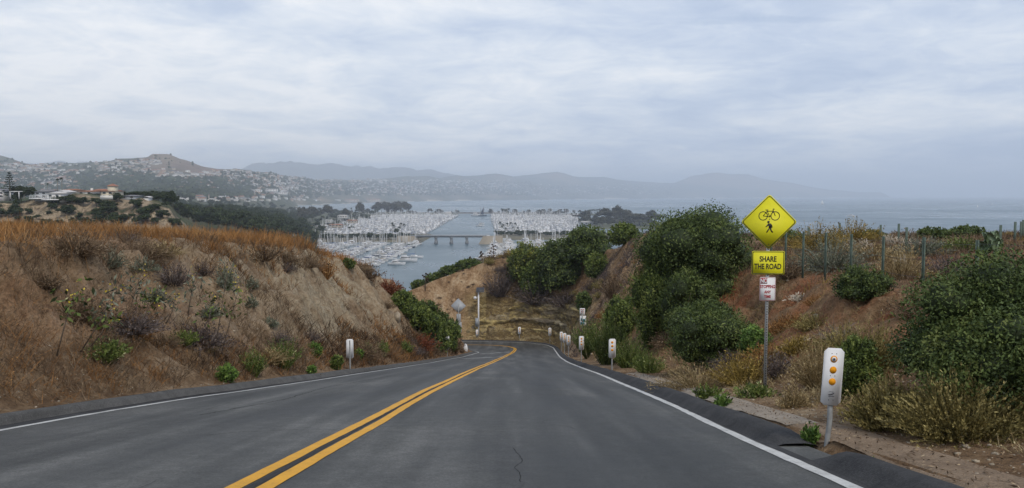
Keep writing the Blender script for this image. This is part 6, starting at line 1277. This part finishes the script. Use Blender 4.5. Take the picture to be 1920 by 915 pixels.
def stroke(mb, a, b, w=.012, mat=S_BLK, y=(-.0395, -.0365)):
    dx, dz = b[0]-a[0], b[1]-a[1]; l = math.hypot(dx, dz); nx, nz = -dz/l*w/2, dx/l*w/2; mb.prism([(a[0]+nx, a[1]+nz), (a[0]-nx, a[1]-nz), (b[0]-nx, b[1]-nz), (b[0]+nx, b[1]+nz)], y[0], y[1], mat)
bb = (.012, wz-.02); hd = (.075, wz+.105); st_ = (-.045, wz+.105); rw = (-xx, wz); fw = (xx, wz)
for a, b in ((rw, bb), (bb, hd), (rw, (-.04, wz+.09)), ((-.04, wz+.09), (.07, wz+.092)), (bb, st_), (hd, fw), (hd, (.07, wz+.135)), ((.07, wz+.135), (.10, wz+.13)), ((-.075, wz+.115), (-.02, wz+.115))): stroke(bk, a, b, .011)
bk.build('bicycle_symbol', None, d_)
pd = MB(); z0 = cz-.205; sc_ = 1.0
pd.prism([(-.012+.023*math.cos(a*math.pi/8), z0+.205+.023*math.sin(a*math.pi/8)) for a in range(16)], -.0395, -.0365, S_BLK)
for poly in ([(-.030, .175), (.012, .178), (.034, .15), (.03, .085), (-.012, .085), (-.018, .13)], [(-.028, .172), (-.018, .135), (-.058, .112), (-.068, .098), (-.076, .108), (-.062, .128)], [(.012, .176), (.034, .162), (.052, .118), (.048, .088), (.036, .09), (.036, .118), (.018, .146)],
             [(-.012, .092), (.010, .085), (-.012, .048), (-.042, .0), (-.066, .0), (-.034, .052)], [(.004, .088), (.03, .09), (.036, .05), (.068, .004), (.046, -.004), (.014, .045)]): pd.prism([(x*1.05+.012, z+z0) for x, z in poly], -.0395, -.0365, S_BLK)
pd.build('pedestrian_symbol', None, d_)
bo = MB(); bo.disc((.01, -.036, cz+.055), .009, .006, DARKM, 8); bo.disc((0, -.036, cz-S*.707+.105), .009, .006, DARKM, 8); bo.build('bolts', None, d_)
cz2 = ZT(492.5); w2, h2 = .625, .46; pl = MB(); pl.prism(rrect(w2, h2, .03), -.036, -.031, S_YEL, (0, cz2)); p2 = pl.build('share_the_road_plate', None, sgn)
bd = MB(); ring(bd, rrect(w2-.02, h2-.02, .026), rrect(w2-.046, h2-.046, .02), -.0385, -.0365, (0, cz2), S_BLK); bd.build('border', None, p2)
link('lettering', text_me('lettering', 'SHARE', .145, S_BLK, -.005, cz2+.07, -.037, .76, .004), p2); link('lettering', text_me('lettering', 'THE ROAD', .145, S_BLK, -.005, cz2-.075, -.037, .72, .004), p2)
cz3 = ZT(541.5); w3, h3 = .305, .465; pl = MB(); pl.prism(rrect(w3, h3, .03), -.036, -.031, S_WHT, (0, cz3)); p3 = pl.build('no_stopping_plate', None, sgn)
bd = MB(); ring(bd, rrect(w3-.012, h3-.012, .026), rrect(w3-.022, h3-.022, .022), -.0385, -.0365, (0, cz3), S_RED); bd.prism([(-.138, .105), (-.01, .105), (-.01, .215), (-.138, .215)], -.0385, -.0365, S_RED, (0, cz3)); bd.build('red_field', None, p3)
link('lettering', text_me('lettering', 'NO', .115, S_WHT, -.074, cz3+.158, -.0395, .74, .004), p3)
for s_, dz, sz, sx in (('STOPPING', .045, .085, .72), ('ANY', -.06, .075, .8), ('TIME', -.15, .075, .8)): link('lettering', text_me('lettering', s_, sz, S_RED, 0, cz3+dz, -.037, sx, .0028), p3)

# reflector markers
def marker(px, pyb, pyt, wpx, hpx, Y, label, face=1, group=None, rz=0, detail=True, bent=False, lean=0):
    b = P(px, pyb, Y); z = HZ(b[0], Y)-.03 if Y > 12 else b[2]; tz = P(px, pyt, Y)[2]-z; w_ = wpx*Y/F; h_ = hpx*Y/F
    root = empty('reflector_marker', (b[0], Y, z), rz, label, 'road marker', group)
    m = MB()
    for pts in ([(-.03, 0), (-.018, 0)], [(.018, 0), (.03, 0)]): pass
    zm = [-.3, .0, .12, .30, tz-.05]; off = [.0, -.0, .012, .03, .03] if bent else [0]*5; sct = [(-.032, .0), (-.026, .012), (-.012, .012), (-.012, -.014), (.012, -.014), (.012, .012), (.026, .012), (.032, .0), (.014, -.022), (-.014, -.022)]
    vs = [(x+o_-.03*bent, y+.02, zz) for zz, o_ in zip(zm, off) for x, y in sct]; n = len(sct)
    m.add(vs, [(i*n+k, i*n+(k+1) % n, (i+1)*n+(k+1) % n, (i+1)*n+k) for i in range(4) for k in range(n)], GALV); m.build('post', None, root)
    pc = tz-h_/2; ch = w_*.18; oct_ = [(-w_/2+ch, -h_/2), (w_/2-ch, -h_/2), (w_/2, -h_/2+ch), (w_/2, h_/2-ch), (w_/2-ch, h_/2), (-w_/2+ch, h_/2), (-w_/2, h_/2-ch), (-w_/2, -h_/2+ch)]
    yf = -.012*face; m = MB(); m.prism(oct_, min(yf, yf-.006*face), max(yf, yf-.006*face), S_WHT if face > 0 else S_WHT, (0, pc)); pn = m.build('panel', None, root)
    if lean: pn.rotation_euler = (0, math.radians(lean), 0); pn.location = (-math.sin(math.radians(lean))*pc, 0, 0)
    if face > 0:
        r = w_*.175
        for i, zz in enumerate((.31, .12, -.085)):
            m = MB(); c = (0, yf-.007, pc+h_*zz)
            if bent and i == 0: m.disc(c, r, .002, AMB, 24); m.disc((0, yf-.0095, c[2]), r*.66, .002, S_WHT, 20); m.disc((0, yf-.012, c[2]), r*.26, .002, DARKM, 8); [stroke(m, (0, c[2]), (math.cos(a)*r*.42, c[2]+math.sin(a)*r*.42), .003, DARKM, (yf-.015, yf-.012)) for a in np.arange(0, 6.3, .785)]
            else: m.disc(c, r, .002, AMB, 24 if detail else 10)
            m.build('reflector', None, pn)
        if bent:
            m = MB(); zb_ = pc-h_*.315       # small dark sticker: a swimming shape between two strokes
            m.prism([(-.035, 0), (-.02, .010), (.005, .014), (.034, .026), (.03, .012), (.01, .002), (-.015, -.006)], yf-.010, yf-.0065, DARKM, (0, zb_)); stroke(m, (-.03, zb_-.018), (.036, zb_-.016), .005, DARKM, (yf-.010, yf-.0065)); stroke(m, (-.03, zb_+.034), (.0, zb_+.038), .003, DARKM, (yf-.010, yf-.0065)); m.prism([(.006, .032), (.022, .030), (.02, .038)], yf-.010, yf-.0065, DARKM, (0, zb_))
            m.build('sticker', None, pn); m = MB()
            for x, zz in ((-.026, .405), (.026, .405), (-.026, .018), (.026, .018), (-.026, -.405), (.026, -.405)): m.disc((x, yf-.0065, pc+h_*zz), .005, .0012, HOLE, 8)
            m.build('bolt_holes', None, pn)
    return root
marker(1556, 838, 652, 38.5, 110, 8.4, 'largest and nearest white reflector marker with bent post and sticker', bent=True, lean=3, rz=.03)
g = 'white three-dot reflector markers along the right kerb'
for q, lb in (((1147.5, 690, 635, 13.5, 37, 30), 'second nearest reflector marker on the right kerb'), ((1090, 668, 630, 9.5, 27, 47), 'third nearest reflector marker, alone in front of green weeds'), ((1066, 660, 628, 7.5, 20, 62), 'right one of three close-set small reflector markers'), ((1058.5, 655, 624.5, 7, 18.5, 72), 'middle one of three close-set small reflector markers'), ((1052.5, 650, 622, 6, 17, 84), 'left one of three close-set small reflector markers'), ((1031, 643, 614.5, 5.5, 15.5, 108.3), 'small reflector marker where the far kerb begins to bend'), ((974, 641, 613, 5.5, 14, 112.6), 'small reflector marker in the middle of the far bend'), ((894.5, 639, 618, 4.5, 13, 113.6), 'small reflector marker at the foot of the solar light pole')):
    marker(*q, lb, group=g, detail=q[5] < 50, rz=-.1 if q[5] > 100 else 0)
marker(656.5, 702, 636, 13.5, 37, 29, 'near marker post seen from the back on the left kerb', -1, 'markers seen from the back on the left kerb', .12)
marker(839, 675, 630, 8, 26, 62, 'far marker post seen from the back on the left kerb', -1, 'markers seen from the back on the left kerb', .4)
# back of the far diamond sign
def plain_sign(name, px, pyb, Y, plates, label, cat_='road sign', rz=0, post_top=None, mat=None):
    b = P(px, pyb, Y); z = HZ(b[0], Y); root = empty(name, (b[0], Y, z), rz, label, cat_); zt = P(px, post_top, Y)[2]-z
    m = MB(); m.box((0, -.02, zt/2-.2), (.07, .07, zt+.4), GALV); m.build('post', None, root)
    for nm, (xa, ya, xb, yb), mt in plates:
        p0, p1 = P(xa, yb, Y), P(xb, ya, Y); cx = (p0[0]+p1[0])/2-b[0]; czz = (p0[2]+p1[2])/2-z; w_ = p1[0]-p0[0]; h_ = p1[2]-p0[2]; m = MB()
        pl = rot45(rrect(w_*.7071, h_*.7071, .06)) if nm == 'diamond_plate' else rrect(w_, h_, .05)
        m.prism(pl, .03, .04, mt, (cx, czz)); m.build(nm, None, root)
    return root
plain_sign('sign_seen_from_behind', 860, 640, 88, [('diamond_plate', (845.5, 559, 873.5, 588), S_BACK), ('small_plate', (856, 588.5, 864, 603), S_BACK), ('lower_plate', (853, 603.5, 865.5, 624), S_BACK)], 'grey back of a diamond sign over two plates, left of the far bend', rz=.1, post_top=570)
o = plain_sign('parking_sign_pair', 1092, 625, 72, [('upper_plate', (1087, 578, 1097, 590.5), S_WHT), ('lower_plate', (1087.2, 592, 1099, 610), S_WHT)], 'small white sign over a teal and white sign half hidden in green weeds', post_top=580)
TEAL = M_plain('teal_sign_print', (.03, .16, .19), .5, .4, .1, 3); b = P(1092, 625, 72); z = HZ(b[0], 72)
m = MB(); mm = lambda x, y: (P(x, y, 72)[0]-b[0], P(x, y, 72)[2]-z)
for (xa, ya, xb, yb) in ((1089.0, 596.5, 1091.5, 601.5), (1092.5, 598, 1097.5, 603.5), (1088.5, 604, 1096, 608.5)): p0, p1 = mm(xa, yb), mm(xb, ya); m.prism([(p0[0], p0[1]), (p1[0], p0[1]), (p1[0], p1[1]), (p0[0], p1[1])], .022, .028, TEAL)
lo = [c for c in COL.objects if c.parent == o and c.name.startswith('lower_plate')][0]; m.build('teal_symbol', None, lo)
m = MB()
for (xa, ya, xb, yb) in ((1088.5, 580, 1095.5, 581.6), (1089.5, 583, 1094.5, 584.6), (1090, 586, 1094.5, 587.4)): p0, p1 = mm(xa, yb), mm(xb, ya); m.prism([(p0[0], p0[1]), (p1[0], p0[1]), (p1[0], p1[1]), (p0[0], p1[1])], .022, .028, S_RED)
up = [c for c in COL.objects if c.parent == o and c.name.startswith('upper_plate')][0]; m.build('red_print', None, up)
# solar light pole
YP = 113.8; b = P(897.5, 638, YP); z = HZ(b[0], YP); sp_ = empty('solar_light_pole', (b[0], YP, z), 0, 'slim pole with tilted solar panel, round lamp and grey cabinet at the far bend', 'pole')
zz = lambda py: float(P(897, py, YP)[2]-z); m = MB(); m.tube([(0, 0, -.5), (0, 0, zz(546))], [.13, .11], 8); m.build('pole', S_WHT, sp_)
m = MB(); m.box((.25, 0, zz(543)), (1.15, 1.0, .06), DARKM, 0, .55); m.box((.25, .02, zz(543)-.06), (1.2, 1.05, .05), S_BACK, 0, .55); m.build('solar_panel', None, sp_)
m = MB(); m.tube([(0, -.05, zz(556)), (-.45, -.05, zz(558))], .05, 6); ar = m.build('lamp_arm', GALV, sp_); V, Fc, _ = blob(np.array([-.5, -.05, zz(558.5)]), np.array([.24, .24, .24]), 0, np.random.default_rng(1), 12, 8, 0); link('lamp_globe', raw_mesh('lamp_globe', V, Fc, S_WHT, smooth=True), sp_)
m = MB(); m.box((-.22, -.15, zz(604)), (.52, .35, 1.25), S_BACK); m.build('cabinet', None, sp_)
# post and wire fence
posts = [(1833, 450, 16.75), (1733, 445, 18.9), (1657, 443, 21), (1597, 439, 23), (1549, 436, 24.8), (1507, 434, 26.7), (1474, 432, 28.5), (1447, 431, 30.4)]
fr = empty('wire_fence', (P(1657, 443, 21)[0], 21, 0), 0, 'green steel post and wire fence along the edge of the right plateau', 'fence'); ox, oy = fr.location.x, fr.location.y; tops = []
for px, py, Y in posts:
    t_ = P(px, py, Y); g_ = HZ(t_[0], Y); t_[2] = max(t_[2], g_+1.0); m = MB(); m.prism([(-.045, 0), (-.012, 0), (-.012, .01), (.012, .01), (.012, 0), (.045, 0), (.045, -.0)][:6], -.03, .03, GRNP); m = MB()
    m.box((0, 0, (t_[2]+g_)/2-.15), (.075, .02, t_[2]-g_+.3), GRNP); m.box((0, -.022, (t_[2]+g_)/2-.15), (.022, .03, t_[2]-g_+.3), GRNP)
    m.build('post', None, fr, loc=(t_[0]-ox, Y-oy, 0)); tops.append((t_[0]-ox, Y-oy, t_[2], g_))
ex = (tops[0][0]+.6, tops[0][1]-4.5, tops[0][2]+.3, tops[0][3]+.3); tops = [ex]+tops
for fr_ in (.93, .62, .3):
    pts = []
    for a, b in zip(tops[:-1], tops[1:]):
        for k in range(4):
            t_ = k/4; za = a[3]+(a[2]-a[3])*fr_; zb_ = b[3]+(b[2]-b[3])*fr_; pts.append((a[0]+(b[0]-a[0])*t_, a[1]+(b[1]-a[1])*t_-.04, za+(zb_-za)*t_-.05*math.sin(t_*math.pi)))
    m = MB(); m.tube(pts, .004, 4); m.build('wire', DARKM, fr)
random.seed(9)
for i, (px, hh) in enumerate([(1516, 12), (1574, 9), (1651, 11), (1685, 8), (1700, 8), (1876, 10), (1903, 13), (1914, 16), (1918, 10)]):
    Y = 44+4*math.sin(i); p = P(px, 436, Y); g_ = HZ(p[0], Y); m = MB(); h_ = max(1.15, hh*Y/F+.55); m.box((0, 0, h_/2-.2), (.12, .05, h_+.4), GRNP); o = m.build('fence_post', None, None, False, (p[0], Y, g_)); tag(o, 'thin dark far fence post on the plateau skyline by the sea', 'fence post', 'far fence posts on the plateau skyline')
# white pile of stones at the bend's inside, pale slab stones on the bank
def rock(px, py, wpx, hpx, label, Y=None, col=None):
    p = hit(px, py) if Y is None else P(px, py, Y); w_ = wpx*p[1]/F; h_ = hpx*p[1]/F; V, Fc, _ = blob(np.zeros(3), np.array([w_/2, w_/2, h_*.6]), 0, np.random.default_rng(sd()), 9, 7, .14)
    o = link('boulder', raw_mesh('boulder', V, Fc, col or STONE), None, (p[0], p[1], p[2]+h_*.3)); tag(o, label, 'rock')
rock(873, 658, 9, 14, 'white lump of rock at the inside kerb of the bend', None, S_WHT); rock(1645, 555, 24, 9, 'flat pale stone at the top of the right bank under the fence'); rock(1620, 563, 22, 7, 'long pale stone left of the flat one under the fence'); rock(1530, 600, 14, 10, 'small pale rock on the red part of the right bank'); rock(555, 490, 12, 8, 'pale rock high on the left bank'); rock(745, 605, 14, 16, 'pale boulder low on the falling shoulder of the left bank'); rock(1512, 640, 18, 9, 'pale rock beside the bare grey branches')
# ------------------------------------------------------------------ sky, sun, haze
w = bpy.data.worlds.new('World'); sc.world = w; w.use_nodes = True; nt = w.node_tree
bg = nt.nodes['Background']; bg.inputs['Strength'].default_value = .1
SUN_EL, SUN_AZ = math.radians(52), math.radians(150)     # azimuth clockwise from +Y
sky = N(nt, 'ShaderNodeTexSky', sky_type='NISHITA', sun_disc=False); sky.sun_elevation = SUN_EL; sky.sun_rotation = SUN_AZ; sky.air_density = 1.2; sky.dust_density = 3
tc = N(nt, 'ShaderNodeTexCoord').outputs['Generated']; sp = N(nt, 'ShaderNodeSeparateXYZ'); nt.links.new(tc, sp.inputs[0])
zc = mth(nt, 'ADD', mth(nt, 'MAXIMUM', sp.outputs[2], 0.0), .15)
cv = N(nt, 'ShaderNodeCombineXYZ'); nt.links.new(mth(nt, 'DIVIDE', sp.outputs[0], zc), cv.inputs[0]); nt.links.new(mth(nt, 'DIVIDE', sp.outputs[1], zc), cv.inputs[1])
cvo = cv.outputs[0]
n1 = noise(nt, .75, 9, .56, vscale(nt, cvo, (1.0, 1.15, 1)), .5)
n2 = noise(nt, 3.4, 9, .66, vscale(nt, cvo, (1.1, 1.1, 1)), .6)
n3 = noise(nt, .22, 3, .5, cvo)
cl = mth(nt, 'ADD', mth(nt, 'ADD', mth(nt, 'MULTIPLY', n1, .66), mth(nt, 'MULTIPLY', n2, .30)), mth(nt, 'MULTIPLY', n3, .12))
el = sp.outputs[2]
side = mth(nt, 'MULTIPLY', sp.outputs[0], -.13)                   # the deck thins towards the open sea
cl = mth(nt, 'ADD', cl, side)
K = 12.9
def k(r, g, b): return tuple(c*K for c in lin(r, g, b))
cloud = ramp(nt, cl, [(.38, lin(166, 180, 203)), (.46, lin(183, 194, 212)), (.52, lin(199, 207, 219)), (.575, lin(213, 218, 225)), (.64, lin(229, 230, 232)), (.74, lin(206, 212, 222))])
cloud = mixc(nt, 1.0, cloud, (K, K, K), 'MULTIPLY')
gap = ramp(nt, mth(nt, 'ADD', noise(nt, .9, 6, .55, vscale(nt, cvo, (.6, 1.2, 1)), .4), mth(nt, 'MULTIPLY', el, .35)), [(.66, (0,)*3), (.76, (1,)*3)])
blue = mixc(nt, .35, sky.outputs[0], tuple(c*K for c in lin(135, 168, 218)))
col = mixc(nt, mth(nt, 'MULTIPLY', gap, .8), cloud, blue)
col = mixc(nt, .1, col, sky.outputs[0])
nt.links.new(col, bg.inputs['Color'])
sd = bpy.data.lights.new('sun', 'SUN'); sd.energy = 1.7; sd.angle = math.radians(12); sd.color = (1, .92, .80)
so = bpy.data.objects.new('sun', sd); COL.objects.link(so)
dirv = Vector((math.sin(SUN_AZ)*math.cos(SUN_EL), math.cos(SUN_AZ)*math.cos(SUN_EL), math.sin(SUN_EL))); so.rotation_euler = dirv.to_track_quat('Z', 'Y').to_euler()
# air
hz = MB(); hz.box((0, 20500, (-63+620)/2), (98000, 56000, 683)); hm = bpy.data.materials.new('haze_air'); hm.use_nodes = True; t_ = hm.node_tree
t_.nodes.remove(t_.nodes['Principled BSDF']); pv = N(t_, 'ShaderNodeVolumePrincipled'); pv.inputs['Density'].default_value = 1.2e-4; pv.inputs['Color'].default_value = (.82, .895, 1, 1); pv.inputs['Anisotropy'].default_value = .1
t_.links.new(pv.outputs[0], [n for n in t_.nodes if n.type == 'OUTPUT_MATERIAL'][0].inputs['Volume'])
import os
if not os.environ.get('NOHAZE'): tag(hz.build('haze', hm), kind='stuff')
sc.cycles.volume_bounces = 2; sc.cycles.max_bounces = 6; sc.cycles.diffuse_bounces = 3; sc.cycles.glossy_bounces = 2; sc.cycles.transparent_max_bounces = 8
sc.cycles.use_denoising = True; sc.cycles.use_adaptive_sampling = False
vs = sc.view_settings; vs.view_transform = 'Standard'; vs.look = 'None'; vs.exposure = .12; vs.gamma = 1; vs.use_curve_mapping = False
